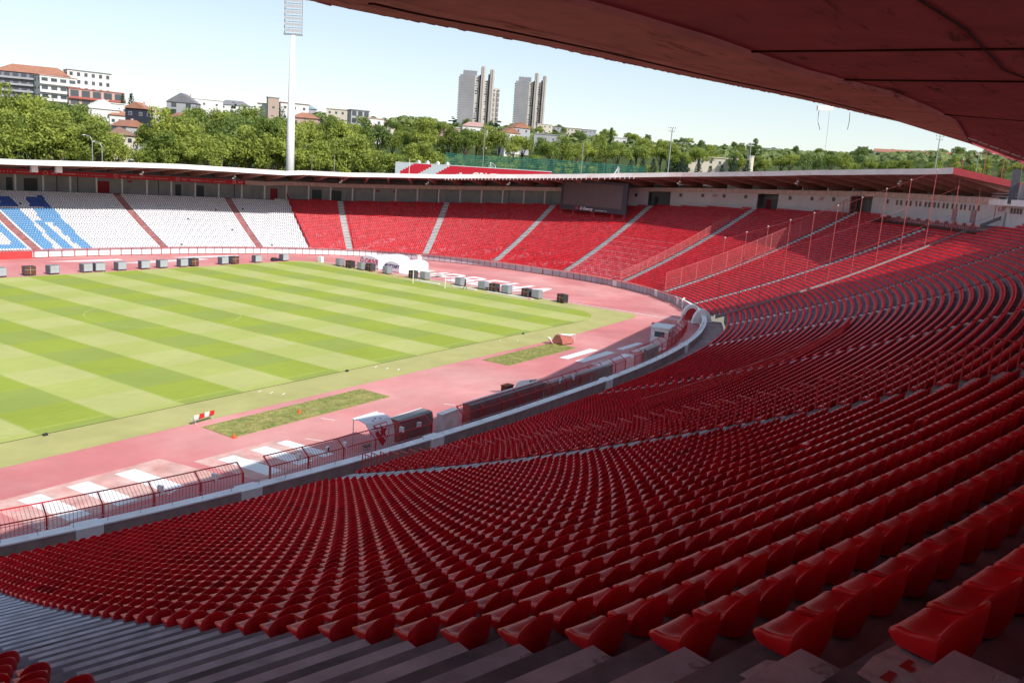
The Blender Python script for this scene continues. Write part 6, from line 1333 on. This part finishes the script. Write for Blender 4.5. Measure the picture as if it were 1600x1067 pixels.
# green ball-stop net and red and white wall behind the far roof
GN = mat('teal_net', (.04, .22, .18), .7, .2); e = empty('ball_stop_net'); tag(e, 'tall green ball stop net in front of the trees right of the striped wall', 'net'); b = MB(); pb = MB()
lst = [(697, 239), (740, 244), (790, 246), (850, 249), (910, 254), (960, 257), (1010, 262)]
for k in range(len(lst)-1):
    for f in np.linspace(0, 1, 26)[:-1]:
        px = lst[k][0]*(1-f)+lst[k+1][0]*f; py = lst[k][1]*(1-f)+lst[k+1][1]*f; t_ = at(px, py, 272); b.prism((t_[0], t_[1], 14), t_, (1, 0, 0), .12, .02)
        if f == 0 or abs(f-.48) < .02: pb.tube([(t_[0], t_[1], 10), t_+(0, 0, .3)], .07, 5)
    a_, c_ = at(*lst[k], 272), at(*lst[k+1], 272)
    for dz in np.arange(0, 8, .55): b.prism(a_-(0, 0, dz), c_-(0, 0, dz), (0, 0, 1), .02, .12)
tag(b.build('net_cord', GN, e), None, None, kind='stuff'); pb.build('post', mat('green_post', (.05, .2, .17), .6), e)
sw = empty('striped_wall'); tag(sw, 'wall with stepped red and pale stripes and white letters behind the far roof', 'wall')
WA, WB_ = at(618, 253.5, 252), at(862, 269, 244); b = MB(); dvec = WB_-WA; LW = np.linalg.norm(dvec[:2]); ncol = 60; hh = 9.0; nrow_ = 9; M3 = [mat('pale_stripe', (.52, .58, .60), .8), mat('red_stripe', (.55, .02, .04), .8)]
for c in range(ncol):
    for r_ in range(nrow_):
        z1 = r_*0.45; f0, f1 = c/ncol, (c+1)/ncol; p0, p1 = WA+dvec*f0, WA+dvec*f1; s_ = c+0.9*r_; red = (s_ % 14) >= 6.5+0.0 if c < 26 and not (c < 2) else True
        if c < 2: red = False
        b.cur = 1 if red else 0; za, zb = z1, (z1+.45 if r_ < nrow_-1 else hh)
        b.quad(p0-(0, 0, za), p1-(0, 0, za), p1-(0, 0, zb), p0-(0, 0, zb))
b.build('wall_face', M3, sw); nb_ = np.array([dvec[1], -dvec[0], 0])/LW; nb_ = nb_ if nb_ @ (CAM-WA) > 0 else -nb_
b = MB(); b.prism(WA-nb_*.2+(0, 0, .05), WB_-nb_*.2+(0, 0, .05), (0, 0, 1), .5, .15); b.prism(WA-nb_*.25-(0, 0, 4), WB_-nb_*.25-(0, 0, 4), (0, 0, 1), .3, 7.9); b.build('wall_cap', WHITEW, sw)
lc = WA+dvec*.76-(0, 0, 2.7)+nb_*.06; text_mesh('lettering', 'CRVENA ZVEZDA', 3.0, WHITE, sw, M=frame_matrix(lc, dvec, (0, 0, 1)), bold=.06)
for k, px in enumerate((654, 668, 684, 699)): p = at(px, 253+(px-618)*.064, 256); b = MB(); b.box((0, 0, 0), (.9, .8, 1.3)); b.tube([(0, 0, .6), (0, 0, .9)], .3, 8); o = b.build('rooftop_unit', WHITEW, None, p); tag(o, ['first', 'second', 'third', 'fourth'][k]+' small white unit from the left on top of the striped wall', 'unit')
e = empty('training_goal', at(770, 262, 262), 0.4); b = MB(); b.tube([(-3.6, 0, -3), (-3.6, 0, 1.4), (3.6, 0, .6), (3.6, 0, -3)], .12, 6); b.build('goal_frame', WHITE, e); b = MB()
for x in np.arange(-3.4, 3.5, .6): b.tube([(x, 0, 1.0-.11*x), (x, 1.5, -2)], .02, 3)
b.build('net', WHITE, e); tag(e, 'white training goal beyond the striped wall before the green net', 'goal')
e = empty('training_goal', at(966, 266, 264), 0.4); b = MB(); b.tube([(-2.6, 0, -3), (-2.6, 0, .9), (2.6, 0, .7), (2.6, 0, -3)], .12, 6); b.build('goal_frame', WHITE, e); b = MB()
for x in np.arange(-2.4, 2.5, .4): b.tube([(x, 0, .8), (x, 1.5, -2)], .02, 3)
b.build('net', WHITE, e); tag(e, 'second training goal above the roof right of the scoreboard', 'goal')
